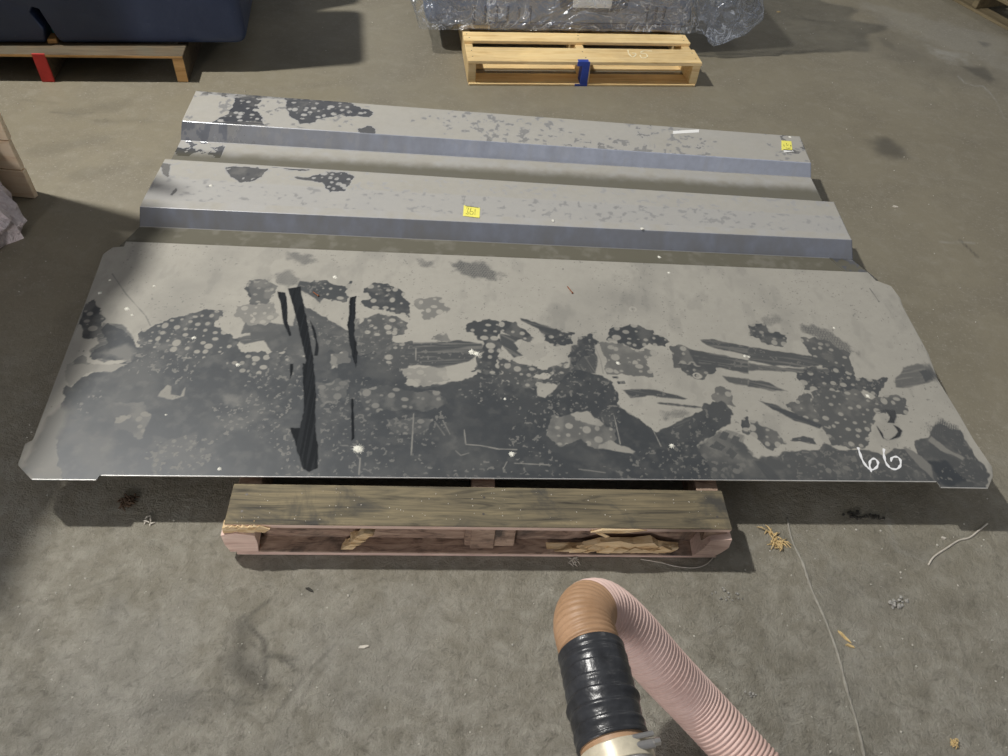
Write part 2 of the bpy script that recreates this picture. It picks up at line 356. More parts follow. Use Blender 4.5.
for p, v in [([(2.103,3.814),(2.113,3.743),(2.155,3.720),(2.197,3.728),(2.209,3.639)], 0.8), ([(2.200,3.708),(2.210,3.590),(2.180,3.395)], 0.35), ([(1.047,1.255),(1.023,1.127),(1.019,1.040),(1.097,1.014)], 0.35), ([(1.557,2.383),(1.693,2.398)], 0.5),
             ([(0.636,0.523),(0.700,0.641),(0.832,0.741),(0.978,0.779),(1.070,0.781),(1.087,0.635),(1.104,0.565)], 0.28), ([(0.616,0.968),(0.675,1.031),(0.781,1.056),(0.817,0.990)], 0.2), ([(1.651,3.578),(2.056,3.033)], 0.15)]:
    fline(pale, p, 0.003, v, 0.006)
Z = np.zeros(X.shape)
V = np.stack([X, Y, Z], 1)
t = NT('worn dusty concrete'); c = t.coord(); st = t.attr('stain'); pl = t.attr('pale')
nA = t.noise(0.55, 5, 0.55, c, 0.6); nB = t.noise(2.8, 6, 0.6, c, 0.8); nC = t.noise(17, 6, 0.65, c, 0.4); nD = t.noise(85, 5, 0.7, c); nE = t.noise(330, 3, 0.6, c)
col = t.ramp(nA, [(0.32, (0.215, 0.190, 0.132)), (0.5, (0.245, 0.220, 0.158)), (0.68, (0.225, 0.208, 0.165))])
col = t.mix(t.rng(nB, 0.40, 0.66, 0.0, 0.42), col, (0.155, 0.138, 0.105)); col = t.mix(t.rng(nC, 0.5, 0.72, 0, 0.35), col, (0.31, 0.29, 0.235))
col = t.mix(t.math('MULTIPLY', t.rng(nD, 0.56, 0.66, 0, 0.6), t.rng(nB, 0.4, 0.6, 0.1, 1.0)), col, (0.40, 0.38, 0.32)); col = t.mix(t.rng(nE, 0.66, 0.74, 0, 0.35), col, (0.08, 0.075, 0.065))
sep = t.n('ShaderNodeSeparateXYZ'); t.l(c, sep.inputs[0]); wr = t.rng(t.math('ADD', sep.outputs[1], t.math('MULTIPLY', nB, 0.8)), 0.9, 2.0, 1.0, 0.0)
col = t.mix(t.math('MULTIPLY', wr, 0.68), col, t.mix(t.rng(nC, 0.38, 0.62, 0, 1), (0.275, 0.262, 0.218), (0.43, 0.415, 0.36)))
nG = t.noise(230, 4, 0.7, c); nH = t.noise(38, 6, 0.75, c, 0.3)
col = t.mix(t.math('MULTIPLY', t.rng(nG, 0.60, 0.68, 0, 0.75), t.math('MULTIPLY', wr, t.rng(nB, 0.42, 0.58, 0.15, 1.0))), col, (0.50, 0.48, 0.41))
col = t.mix(t.math('MULTIPLY', t.rng(nH, 0.47, 0.36, 0, 0.45), t.math('ADD', t.math('MULTIPLY', wr, 0.8), 0.2)), col, (0.10, 0.092, 0.072))
col = t.mix(t.math('MULTIPLY', st, 0.85), col, (0.040, 0.037, 0.030)); col = t.mix(pl, col, t.mix(nD, (0.26, 0.255, 0.23), (0.42, 0.41, 0.37)))
hb = t.math('MULTIPLY', t.math('ADD', t.math('MULTIPLY', nH, 1.1), t.math('MULTIPLY', nG, 0.35)), t.math('ADD', t.math('MULTIPLY', wr, 0.85), 0.12))
nr = t.bump(hb, 1.0, 0.012); nr = t.bump(t.math('SUBTRACT', pl, st), 0.3, 0.002, nr)
M['floor'] = t.out(col, t.rng(nB, 0.3, 0.7, 0.50, 0.72), 0.0, nr)
fl = fast_mesh('floor', V, grid_faces(len(fx), len(fy)), M['floor'], attrs={'stain': stain, 'pale': pale}); tag(fl, kind='structure')
# filled floor joint: a raised seam of old filler
bm = bmesh.new(); pts = [Vector((*p, 0.0005)) for p in [(0.756,1.104),(0.757,1.039),(0.771,0.979),(0.780,0.906),(0.797,0.827),(0.807,0.750),(0.809,0.673),(0.814,0.594),(0.812,0.503)]]
pts = catmull(pts, 8); tube_bm(bm, pts, [0.0034 + random.uniform(-0.0012, 0.0014) for _ in pts], 6)
tag(bm_obj('floor_seam', bm, simple('joint filler', (0.30, 0.285, 0.245), 0.9, var=0.2, sc=60, bump=0.6), smooth=True), kind='structure')

# ------------------------------------------------------------------ pallets
def pallet(loc, rz, label, W, D, H, wd, cutm, topb, botb, strw=0.036, group=None, inner=None, scut=None, th=0.018, bth=0.014, name='pallet'):
    'topb/botb: list of (y0, y1) board extents; boards run along X, stringers along Y'
    rt = empty(name, loc, rz, label, 'pallet', group)
    for k, x in enumerate((0, W / 2 - strw / 2, W - strw)):
        plank('stringer', (x, x + strw, 0.006, D - 0.006, bth, H - th), [inner or wd, scut or cutm], rt, cut=('front', 'back'))
    for (a, b) in topb: plank('deck_board', (-0.002, W + 0.002, a, b, H - th, H), [wd, cutm], rt, cut=('front',))
    for (a, b) in botb: plank('bottom_board', (0.004, W - 0.004, a, b, 0.0, bth), [inner or wd, cutm], rt, cut=('front',))
    nm = bmesh.new()
    for (a, b) in topb[:4]:
        for x in (strw / 2, W / 2, W - strw / 2):
            for dy in (0.3, 0.72):
                mm = Matrix.Translation((x + random.uniform(-.006, .006), a + (b - a) * dy, H + 0.0002)); bmesh.ops.create_circle(nm, cap_ends=True, segments=8, radius=0.0032, matrix=mm)
    tag(bm_obj('nail_head', nm, M['nail'], rt), kind='stuff')
    return rt
# the pallet carrying the front panel and the near channel
p1 = pallet((-0.588, 0.862, 0), R(5.6), 'weathered grey pallet with broken splintered front, carrying the dusty panels', 1.155, 1.16, 0.1235, M['weather'], M['pinkcut'],
       [(0.0, 0.108), (0.15, 0.25), (0.30, 0.40), (0.45, 0.59), (0.64, 0.74), (0.79, 0.89), (1.05, 1.16)], [(-0.008, 0.13), (0.5, 0.62), (1.03, 1.15)], strw=0.055, inner=M['inner'], scut=M['inner'])
plank('inner_board', (0.06, 0.55, 0.032, 0.045, 0.014, 0.098), [M['inner'], M['pinkcut']], p1); plank('inner_board', (0.605, 1.095, 0.032, 0.045, 0.014, 0.098), [M['inner'], M['pinkcut']], p1)
plank('inner_block', (0.535, 0.655, 0.012, 0.030, 0.016, 0.090), [M['inner'], M['pinkcut']], p1)
def shard(parent, pts, y0, y1, mat, name='splinter', seed=0):
    'ragged sliver: outline in x,z extruded in y with rough steps'
    rs = random.Random(seed); bm = bmesh.new()
    a = [bm.verts.new((x + rs.uniform(-.002, .002), y0 + rs.uniform(-.003, .003), z)) for x, z in pts]; b = [bm.verts.new((x + rs.uniform(-.004, .004), y1 + rs.uniform(-.006, .006), z + rs.uniform(-.004, .004))) for x, z in pts]
    n = len(pts); bm.faces.new(a); bm.faces.new(b[::-1])
    for i in range(n): bm.faces.new((a[i], b[i], b[(i + 1) % n], a[(i + 1) % n]))
    return bm_obj(name, bm, mat, parent)
sp = shard(p1, [(0.735, 0.016), (0.80, 0.021), (0.86, 0.052), (0.905, 0.056), (0.94, 0.050), (0.985, 0.052), (1.0, 0.038), (1.03, 0.034), (1.055, 0.018), (0.9, 0.015)], 0.003, 0.02, M['splinter'], seed=1)
sp['label'] = 'long torn strip of fresh wood'
for i in range(16):
    x = 0.75 + 0.017 * i; shard(p1, [(x, 0.018), (x + 0.024, 0.030 + random.uniform(-.008, .012)), (x + 0.045, 0.03), (x + 0.03, 0.017)], -0.004, 0.004, M['splinter'], seed=20 + i)
for i in range(9):
    x = 0.245 + 0.006 * i; z = 0.016 + 0.008 * i; shard(p1, [(x, z), (x + 0.028, z), (x + 0.036, z + 0.005), (x + 0.012, z + 0.009)], 0.0, 0.02, M['splinter'], seed=50 + i)
shard(p1, [(0.825, 0.112), (0.85, 0.121), (0.93, 0.122), (0.955, 0.116), (0.90, 0.108), (0.85, 0.108)], -0.004, 0.006, M['splinter'], seed=4)
shard(p1, [(0.825, 0.115), (0.835, 0.116), (0.872, 0.090), (0.866, 0.088)], -0.006, 0.0, M['splinter'], seed=5)
# broken corner of the left stringer and chipped blocks
for i in range(7):
    x = -0.004 + 0.012 * i; shard(p1, [(x - .006, 0.094 + 0.002 * (i % 3)), (x + 0.018, 0.098), (x + 0.030, 0.112 - 0.004 * (i % 2)), (x + 0.008, 0.121), (x - 0.004, 0.112)], -0.006, 0.014, M['splinter'], seed=70 + i)
shard(p1, [(-0.006, 0.018), (0.058, 0.014), (0.064, 0.06), (0.060, 0.092), (0.02, 0.098), (-0.012, 0.09), (-0.014, 0.05)], -0.010, 0.02, M['pinkcut'], 'corner_block', 9)
shard(p1, [(1.085, 0.018), (1.135, 0.016), (1.152, 0.03), (1.162, 0.062), (1.160, 0.098), (1.115, 0.085), (1.10, 0.06)], -0.012, 0.03, M['pinkcut'], 'corner_block', 10)
rs9 = random.Random(31); bm = bmesh.new()
for i in range(90):
    x = rs9.uniform(0.02, 1.13); y = rs9.uniform(0.004, 0.104); r_ = rs9.uniform(0.0006, 0.0016)
    bmesh.ops.create_icosphere(bm, subdivisions=1, radius=r_, matrix=Matrix.Translation((x, y, 0.1237)))
tag(bm_obj('wood_crumbs', bm, M['palestraw'], p1), kind='stuff')
# pallet behind it, under the far channel
pallet((-0.45, 2.10, 0), R(3.5), 'pallet mostly hidden under the far bent channel', 1.1, 0.62, 0.1235, M['weather'], M['pinkcut'],
       [(0.0, 0.1), (0.16, 0.26), (0.34, 0.44), (0.52, 0.62)], [(0.0, 0.1), (0.52, 0.62)], strw=0.045, inner=M['inner'])
# pine pallet at the back
p3 = pallet((-0.287, 3.232, 0), R(10.7), 'clean yellow pine pallet with blue painted centre, under the shrink wrapped crate', 1.062, 1.2, 0.113, M['pine'], M['pine_cut'],
       [(0.0, 0.135), (0.20, 0.29), (0.36, 0.45), (0.52, 0.62), (0.70, 0.79), (0.87, 0.96), (1.08, 1.2)], [(0.0, 0.10), (0.15, 0.24), (0.55, 0.65), (1.1, 1.2)], strw=0.038, th=0.016, bth=0.010)
W3 = 1.062
for nm_, box in [('blue_paint_mark', (W3 / 2 - 0.045, W3 / 2 + 0.012, -0.0018, 0.0002, 0.093, 0.1135)), ('blue_paint_mark', (W3 / 2 - 0.021, W3 / 2 + 0.012, -0.0012, 0.0062, 0.010, 0.098)),
                 ('blue_paint_mark', (W3 / 2 - 0.045, W3 / 2 + 0.014, -0.0016, 0.0002, 0.0005, 0.0105)), ('blue_paint_mark', (W3 / 2 - 0.021, W3 / 2 - 0.0187, 0.004, 0.05, 0.012, 0.096)),
                 ('blue_paint_mark', (W3 / 2 - 0.042, W3 / 2 + 0.006, -0.001, 0.022, 0.1128, 0.1136))]:
    plank(nm_, box, M['blue'], p3, bev=0, jit=0.0006)
# old pallet at top left, boards run along X
p2 = pallet((-2.559, 2.812, 0), R(10.5), 'dark aged pallet with a red painted post, under the navy tank', 1.12, 1.2, 0.118, M['old_pine'], M['orange_pine'],
       [(0.0, 0.11), (0.17, 0.27), (0.34, 0.44), (0.52, 0.62), (0.70, 0.80), (0.88, 0.98), (1.09, 1.2)], [(0.55, 0.65), (1.1, 1.2)], strw=0.045, inner=M['old_pine'], th=0.014, bth=0.001)
plank('red_paint_mark', (0.5355, 0.5845, -0.0025, 0.0057, 0.002, 0.1185), M['red'], p2, bev=0, jit=0.0005)

# ------------------------------------------------------------------ front panel
chain_bot = [(-1.097,0.958),(-1.050,0.924),(-0.906,0.939),(-0.904,0.952),(1.099,1.167),(1.102,1.150),(1.226,1.162),(1.252,1.201)]
chain_top = [(-1.097,0.958),(-1.110,1.017),(-1.098,1.031),(-1.209,1.637),(-1.230,1.666),(-1.234,1.717),(-1.211,1.754),(-1.181,1.762),(-1.185,1.786),(1.134,1.986),(1.148,1.950),(1.193,1.927),(1.206,1.872),(1.203,1.830),(1.220,1.633),(1.215,1.526),(1.234,1.396),(1.242,1.312),(1.260,1.230),(1.252,1.201)]
yaw = R(5.9); cy, sy = math.cos(yaw), math.sin(yaw); O0 = chain_bot[0]
def tol(p): dx, dy = p[0] - O0[0], p[1] - O0[1]; return (dx * cy + dy * sy, -dx * sy + dy * cy)
SH = 0.10
loopc = [tol(p) for p in chain_bot] + [tol(p) for p in chain_top[::-1][1:-1]]; loopc = [(x + SH * y, y) for x, y in loopc]
i0 = min(range(len(loopc)), key=lambda k: loopc[k][0]); i1 = max(range(len(loopc)), key=lambda k: loopc[k][0]); n_ = len(loopc)
def mono(q):
    out = [q[0]]
    for p in q[1:]: out.append((max(p[0], out[-1][0] + 1e-4), p[1]))
    return np.array(out)
cb = mono([loopc[(i0 + k) % n_] for k in range((i1 - i0) % n_ + 1)]); ct = mono([loopc[(i0 - k) % n_] for k in range((i0 - i1) % n_ + 1)])
xe = max(cb[-1, 0], ct[-1, 0]); cb[-1, 0] = xe; ct[-1, 0] = xe
us = np.unique(np.round(np.concatenate([np.arange(cb[0, 0], xe, 0.0021), cb[:, 0], ct[:, 0]]), 5))
nv = 390; LB = np.interp(us, cb[:, 0], cb[:, 1]); LT = np.interp(us, ct[:, 0], ct[:, 1])
tt = np.linspace(0, 1, nv); UU = np.repeat(us[:, None], nv, 1); VV = LB[:, None] + (LT - LB)[:, None] * tt[None, :]; UU = UU - SH * VV
WX = (UU * cy - VV * sy + O0[0]).ravel(); WY = (UU * sy + VV * cy + O0[1]).ravel()
F = Film(WX, WY, 1.0, 5)
F.dark([(0.479,1.195),(0.563,1.260),(0.623,1.228),(0.654,1.185),(0.748,1.221),(0.741,1.116),(0.469,1.085)], 0.12, 0.012, 0.004, film=0.5)
D0 = [(-1.042,1.020),(-1.074,1.114),(-1.104,1.210),(-1.081,1.199),(-1.083,1.237),(-1.043,1.256),(-1.023,1.287),(-0.982,1.314),(-1.049,1.298),(-1.081,1.312),(-1.087,1.337),(-1.063,1.363),(-1.101,1.408),(-1.090,1.433),(-1.048,1.423),(-1.003,1.386),(-0.977,1.360),(-0.961,1.408),(-0.947,1.465),(-0.899,1.500),(-0.853,1.528),(-0.806,1.522),(-0.815,1.500),(-0.809,1.464),(-0.774,1.433),(-0.725,1.432),(-0.727,1.405),(-0.704,1.382),(-0.668,1.379),(-0.644,1.360),(-0.626,1.392),(-0.594,1.400),(-0.570,1.381),(-0.536,1.385),(-0.476,1.416),(-0.432,1.399),(-0.392,1.405),(-0.363,1.424),(-0.329,1.413),(-0.284,1.374),(-0.199,1.378),(-0.280,1.314),(-0.186,1.315),(-0.080,1.365),(-0.069,1.411),(-0.015,1.425),(0.109,1.375),(0.167,1.434),(0.257,1.424),(0.289,1.398),(0.304,1.364),(0.312,1.306),(0.358,1.281),(0.380,1.257),(0.399,1.233),(0.460,1.264),(0.529,1.326),(0.526,1.350),(0.554,1.364),(0.586,1.365),(0.605,1.329),(0.598,1.294),(0.552,1.252),(0.501,1.207),(0.512,1.168),(0.528,1.136),(0.532,1.083),(-0.892,0.935),(-0.978,0.925)]
F.dark(D0, 0.03, 0.011, 0.002, film=0.20)
F.dark([(-0.743,1.586),(-0.700,1.614),(-0.684,1.498),(-0.599,1.494),(-0.600,1.585),(-0.528,1.545),(-0.453,1.502),(-0.432,1.493),(-0.418,1.401),(-0.549,1.384),(-0.633,1.395),(-0.670,1.452),(-0.728,1.444)], 0.10, 0.006, 0.002, film=0.2)
F.dark([(-0.439,1.487),(-0.418,1.520),(-0.410,1.552),(-0.373,1.578),(-0.321,1.564),(-0.307,1.525),(-0.324,1.463),(-0.264,1.472),(-0.256,1.378),(-0.305,1.350),(-0.420,1.335)], 0.12, 0.007, 0.002, film=0.2)
F.dark([(-0.433,1.228),(-0.268,1.305),(-0.090,1.356),(0.044,1.341),(0.148,1.402),(0.282,1.337),(0.357,1.261),(0.404,1.202),(0.479,1.195),(0.512,1.128),(0.494,1.090),(-0.380,0.994)], 0.06, 0.012, 0.004, film=0.25)
# left corner: lighter patch painted in for a specular sheen
F.dark([(-1.079,0.944),(-1.092,1.022),(-1.090,1.060),(-1.092,1.102),(-1.054,1.072),(-1.016,1.053),(-0.997,1.026),(-0.987,0.991),(-0.939,0.961),(-0.903,0.931),(-1.040,0.911)], 0.36, 0.012, 0.008, film=0.15)
F.light([(-1.090,1.026),(-1.092,1.106),(-1.082,1.146),(-1.056,1.123),(-1.047,1.071),(-1.044,1.026),(-1.055,0.989)], 0.40, 0.006, 0.01)
F.streak([(-1.102,1.434),(-1.055,1.435),(-1.017,1.407),(-0.993,1.372),(-0.997,1.325),(-1.041,1.292),(-1.079,1.305),(-1.097,1.330),(-1.083,1.359),(-1.109,1.403)], 0.5, 0.20, 0.006, 0.003, 0.6)
# bubble patterned washes
B = F.bubbles
B([(-0.996,1.371),(-0.989,1.420),(-0.954,1.455),(-0.936,1.477),(-0.900,1.492),(-0.857,1.527),(-0.802,1.522),(-0.801,1.506),(-0.818,1.474),(-0.789,1.448),(-0.749,1.429),(-0.729,1.408),(-0.762,1.366),(-0.819,1.340),(-0.916,1.354)])
B([(-1.180,1.493),(-1.168,1.521),(-1.129,1.480),(-1.101,1.454),(-1.103,1.404),(-1.100,1.366),(-1.133,1.381),(-1.157,1.406)], lv=0.75)
B([(-1.124,1.263),(-1.109,1.328),(-1.058,1.272),(-1.079,1.248)], v=0.3)
B([(-0.732,1.333),(-0.698,1.374),(-0.660,1.379),(-0.631,1.346),(-0.623,1.308),(-0.707,1.297)], lv=0.7)
B([(-0.774,1.660),(-0.713,1.681),(-0.692,1.606),(-0.724,1.575),(-0.775,1.627)], lv=0.8); B([(-0.774,1.552),(-0.741,1.562),(-0.683,1.575),(-0.664,1.506),(-0.716,1.478),(-0.761,1.512)], v=0.5, lv=0.95)
B([(-0.766,1.661),(-0.727,1.679),(-0.683,1.651),(-0.697,1.573),(-0.741,1.578)], v=0.2); B([(-0.735,1.557),(-0.678,1.581),(-0.643,1.529),(-0.672,1.484),(-0.717,1.498)], v=0.5, lv=0.95)
B([(-0.616,1.672),(-0.585,1.694),(-0.548,1.694),(-0.493,1.679),(-0.479,1.698),(-0.478,1.676),(-0.495,1.651),(-0.473,1.633),(-0.479,1.613),(-0.516,1.616),(-0.569,1.630)])
B([(-0.434,1.677),(-0.410,1.703),(-0.366,1.704),(-0.326,1.682),(-0.301,1.641),(-0.279,1.570),(-0.315,1.575),(-0.347,1.592),(-0.390,1.594),(-0.430,1.617),(-0.413,1.641)]); B([(-0.297,1.637),(-0.243,1.666),(-0.199,1.662),(-0.180,1.626),(-0.197,1.592),(-0.243,1.563),(-0.260,1.583),(-0.239,1.607)], v=0.45, lv=0.95)
B([(-0.424,1.519),(-0.385,1.571),(-0.322,1.574),(-0.290,1.548),(-0.290,1.507),(-0.327,1.478),(-0.388,1.474)], v=0.15)
B([(-0.681,1.377),(-0.657,1.385),(-0.618,1.367),(-0.622,1.308),(-0.659,1.303)], v=0.08); B([(-0.607,1.387),(-0.580,1.395),(-0.563,1.356),(-0.592,1.343)]); B([(-0.475,1.405),(-0.431,1.420),(-0.415,1.375),(-0.456,1.352)], v=0.25)
B([(-0.324,1.463),(-0.265,1.476),(-0.246,1.398),(-0.311,1.389),(-0.341,1.404)], v=0.12, lv=0.75)
B([(-0.136,1.549),(-0.117,1.572),(-0.062,1.596),(-0.028,1.595),(-0.013,1.388),(-0.085,1.387),(-0.071,1.459),(-0.069,1.508),(-0.098,1.524)])
B([(-0.209,1.494),(-0.194,1.511),(-0.174,1.522),(-0.165,1.500),(-0.184,1.490)], v=0.3)
B([(-0.029,1.606),(0.015,1.591),(0.051,1.570),(0.074,1.538),(0.061,1.516),(0.011,1.534),(-0.025,1.554)])
B([(0.093,1.581),(0.136,1.582),(0.186,1.568),(0.179,1.532),(0.131,1.511),(0.102,1.532)]); B([(0.200,1.560),(0.235,1.575),(0.256,1.548),(0.249,1.502),(0.214,1.488),(0.187,1.418),(0.166,1.482),(0.193,1.514)])
B([(0.285,1.603),(0.329,1.619),(0.355,1.636),(0.415,1.616),(0.451,1.580),(0.446,1.559),(0.404,1.553),(0.367,1.528),(0.319,1.542),(0.284,1.562)]); B([(0.256,1.543),(0.291,1.558),(0.354,1.536),(0.423,1.526),(0.393,1.493),(0.397,1.442),(0.281,1.427)], v=0.35, lv=0.9)
B([(0.467,1.552),(0.496,1.566),(0.537,1.551),(0.572,1.546),(0.533,1.512),(0.536,1.474),(0.461,1.473)], v=0.2); B([(-0.017,1.447),(0.024,1.443),(0.093,1.415),(0.166,1.453),(0.160,1.411),(-0.013,1.388)], v=0.12)
B([(-0.015,1.425),(0.092,1.430),(0.074,1.382),(0.121,1.388),(0.146,1.437),(0.187,1.433),(0.148,1.373),(0.102,1.358),(0.030,1.349),(-0.011,1.371)], v=0.12, lv=0.8)
B([(0.131,1.255),(0.188,1.275),(0.252,1.241),(0.296,1.238),(0.301,1.183),(0.251,1.169),(0.208,1.188),(0.158,1.166),(0.126,1.193)], v=0.25, lv=0.75)
B([(0.282,1.465),(0.392,1.480),(0.403,1.434),(0.349,1.427),(0.282,1.446)], v=0.3, lv=0.85); B([(0.476,1.491),(0.588,1.506),(0.576,1.466),(0.533,1.442),(0.500,1.451)], v=0.12)
B([(0.578,1.420),(0.609,1.406),(0.616,1.354),(0.582,1.350),(0.559,1.373)], v=0.3); B([(0.649,1.324),(0.628,1.305),(0.627,1.271),(0.639,1.256)])
B([(0.702,1.677),(0.749,1.694),(0.766,1.664),(0.816,1.661),(0.804,1.633),(0.800,1.592),(0.762,1.602),(0.696,1.634)]); B([(0.855,1.646),(0.895,1.656),(0.934,1.636),(0.976,1.601),(0.978,1.519),(0.913,1.511),(0.879,1.548),(0.861,1.595)], v=0.15)
B([(0.808,1.506),(0.860,1.523),(0.949,1.544),(0.980,1.501),(1.066,1.512),(1.058,1.483),(1.020,1.441),(0.989,1.455),(0.950,1.432),(0.895,1.430),(0.823,1.443)])
B([(0.835,1.435),(0.898,1.444),(0.968,1.453),(1.003,1.430),(1.078,1.458),(1.101,1.443),(1.085,1.387),(1.003,1.377),(0.975,1.322),(0.944,1.253),(0.855,1.250),(0.847,1.332),(0.829,1.372)], v=0.18, lv=0.85)
B([(0.751,1.380),(0.787,1.393),(0.826,1.425),(0.829,1.372),(0.849,1.340),(0.856,1.316),(0.800,1.326),(0.760,1.359)], v=0.2)
B([(0.648,1.315),(0.686,1.307),(0.714,1.282),(0.729,1.259),(0.742,1.245),(0.696,1.215),(0.663,1.243),(0.639,1.256)], v=0.15)
B([(-0.371,1.288),(-0.297,1.307),(-0.244,1.296),(-0.167,1.306),(-0.137,1.267),(-0.196,1.234),(-0.283,1.224),(-0.343,1.208)], v=0.1, lv=0.6, cell=0.03); B([(-0.291,1.198),(-0.168,1.213),(-0.186,1.163),(-0.258,1.154)], v=0.15, lv=0.55)
B([(-0.481,1.291),(-0.403,1.319),(-0.396,1.251),(-0.452,1.219)], v=0.18, lv=0.45); B([(-0.288,1.370),(-0.167,1.405),(-0.147,1.353),(-0.208,1.318)], v=0.7, lv=0.9)
B([(-0.970,1.169),(-0.887,1.180),(-0.861,1.143),(-0.855,1.066),(-0.929,1.102)], v=0.12, lv=0.55, dens=0.5); B([(-0.815,1.055),(-0.723,1.097),(-0.721,1.059),(-0.782,1.001),(-0.783,0.972)], v=0.12, lv=0.42, cell=0.02)
# smears
S = F.streak
S([(-0.740,1.421),(-0.718,1.438),(-0.651,1.459),(-0.644,1.434),(-0.708,1.406)], 0.2, 0.12); S([(-0.704,1.455),(-0.632,1.465),(-0.635,1.452),(-0.695,1.422)], 0.15, 0.12)
S([(-0.626,1.682),(-0.582,1.683),(-0.539,1.623),(-0.547,1.595),(-0.591,1.632),(-0.631,1.648)], -0.5, 0.1)
S([(-0.264,1.472),(-0.191,1.487),(-0.130,1.502),(-0.071,1.496),(-0.062,1.470),(-0.102,1.422),(-0.178,1.389),(-0.232,1.391),(-0.308,1.371)], 0.18, 0.10)
S([(0.028,1.616),(0.049,1.611),(0.150,1.579),(0.137,1.552),(0.094,1.571),(0.035,1.604)], -0.25, 0.08); S([(-0.024,1.544),(0.039,1.533),(0.020,1.510),(0.050,1.466),(0.023,1.453),(-0.021,1.505)], -0.5, 0.1)
S([(0.179,1.522),(0.221,1.538),(0.255,1.484),(0.248,1.423),(0.174,1.413)], -1.1, 0.14, k=0.5)
S([(0.545,1.598),(0.585,1.603),(0.689,1.587),(0.683,1.551),(0.588,1.568),(0.555,1.584)], -0.07, 0.13); S([(0.509,1.553),(0.572,1.546),(0.680,1.531),(0.672,1.479),(0.586,1.490),(0.531,1.492)], -0.07, 0.12)
S([(0.689,1.587),(0.787,1.580),(0.870,1.572),(0.911,1.562),(0.913,1.543),(0.832,1.523),(0.748,1.521),(0.680,1.531)], -0.07, 0.12); S([(0.679,1.522),(0.775,1.515),(0.910,1.528),(0.913,1.511),(0.675,1.492)], -0.07, 0.2)
S([(0.317,1.373),(0.360,1.383),(0.414,1.385),(0.492,1.364),(0.478,1.358),(0.399,1.363),(0.339,1.347)], -0.12, 0.10, k=0.3); S([(0.410,1.338),(0.463,1.343),(0.529,1.341),(0.528,1.334),(0.462,1.333)], -0.1, 0.1, k=0.2)
S([(0.599,1.460),(0.669,1.458),(0.665,1.430),(0.613,1.436)], -0.08, 0.2); S([(0.669,1.458),(0.723,1.453),(0.773,1.426),(0.731,1.422),(0.665,1.430)], -0.2, 0.12)
S([(0.685,1.382),(0.730,1.373),(0.784,1.345),(0.846,1.315),(0.834,1.303),(0.773,1.323),(0.720,1.354)], -0.25, 0.05, k=0.2); S([(0.401,1.239),(0.527,1.326),(0.584,1.368),(0.607,1.336),(0.598,1.292),(0.551,1.254),(0.496,1.215),(0.438,1.192),(0.413,1.197)], 0.55, 0.09, 0.005, 0.002, 0.2)
S([(-0.007,1.318),(0.077,1.311),(0.124,1.292),(0.168,1.332),(0.254,1.405),(0.293,1.357),(0.298,1.305),(0.239,1.281),(0.175,1.307),(0.112,1.257),(0.062,1.234),(-0.000,1.218)], 0.5, 0.06, k=0.35)
F.dark([(0.755,1.262),(0.783,1.272),(0.808,1.269),(0.819,1.246),(0.785,1.252),(0.750,1.252)], 0.1, 0.003)
F.dark([(0.629,1.184),(0.647,1.182),(0.678,1.144),(0.729,1.120),(0.884,1.136),(1.085,1.155),(1.092,1.137),(1.213,1.151),(1.248,1.204),(1.228,1.263),(1.218,1.346),(1.192,1.348),(1.166,1.370),(1.132,1.333),(1.120,1.307),(1.078,1.292),(1.076,1.245),(1.050,1.264),(1.022,1.259),(0.981,1.235),(0.949,1.246),(0.910,1.241),(0.865,1.240),(0.837,1.255),(0.813,1.233),(0.733,1.212),(0.704,1.189),(0.704,1.155),(0.665,1.177)], 0.13, 0.007, 0.002, film=0.35)
F.dark([(1.101,1.225),(1.143,1.238),(1.174,1.180),(1.140,1.153),(1.100,1.164)], 0.0, 0.01, 0.006)
S([(0.640,1.178),(0.665,1.181),(0.705,1.125),(0.673,1.114)], -1.0, 0.1)
F.bubbles([(0.713,1.202),(0.794,1.231),(0.839,1.209),(0.936,1.221),(0.928,1.189),(0.805,1.137),(0.744,1.137),(0.706,1.162)], lv=0.42, cell=0.024, base=False)
F.bubbles([(0.517,1.170),(0.593,1.187),(0.626,1.168),(0.618,1.115),(0.527,1.104)], lv=0.4, cell=0.024, base=False)
F.light([(1.054,1.235),(1.078,1.191),(1.094,1.163),(1.099,1.217),(1.082,1.246),(1.051,1.270),(1.041,1.269)], 0.45, 0.004)
F.light([(1.130,1.316),(1.157,1.279),(1.199,1.252),(1.189,1.243),(1.140,1.269),(1.118,1.299)], 0.55, 0.004)
S([(1.091,1.515),(1.138,1.569),(1.178,1.584),(1.211,1.589),(1.218,1.532),(1.176,1.507),(1.105,1.480),(1.085,1.482)], 0.3, 0.28); F.dark([(1.169,1.554),(1.209,1.569),(1.211,1.531),(1.177,1.512)], 0.1, 0.008)
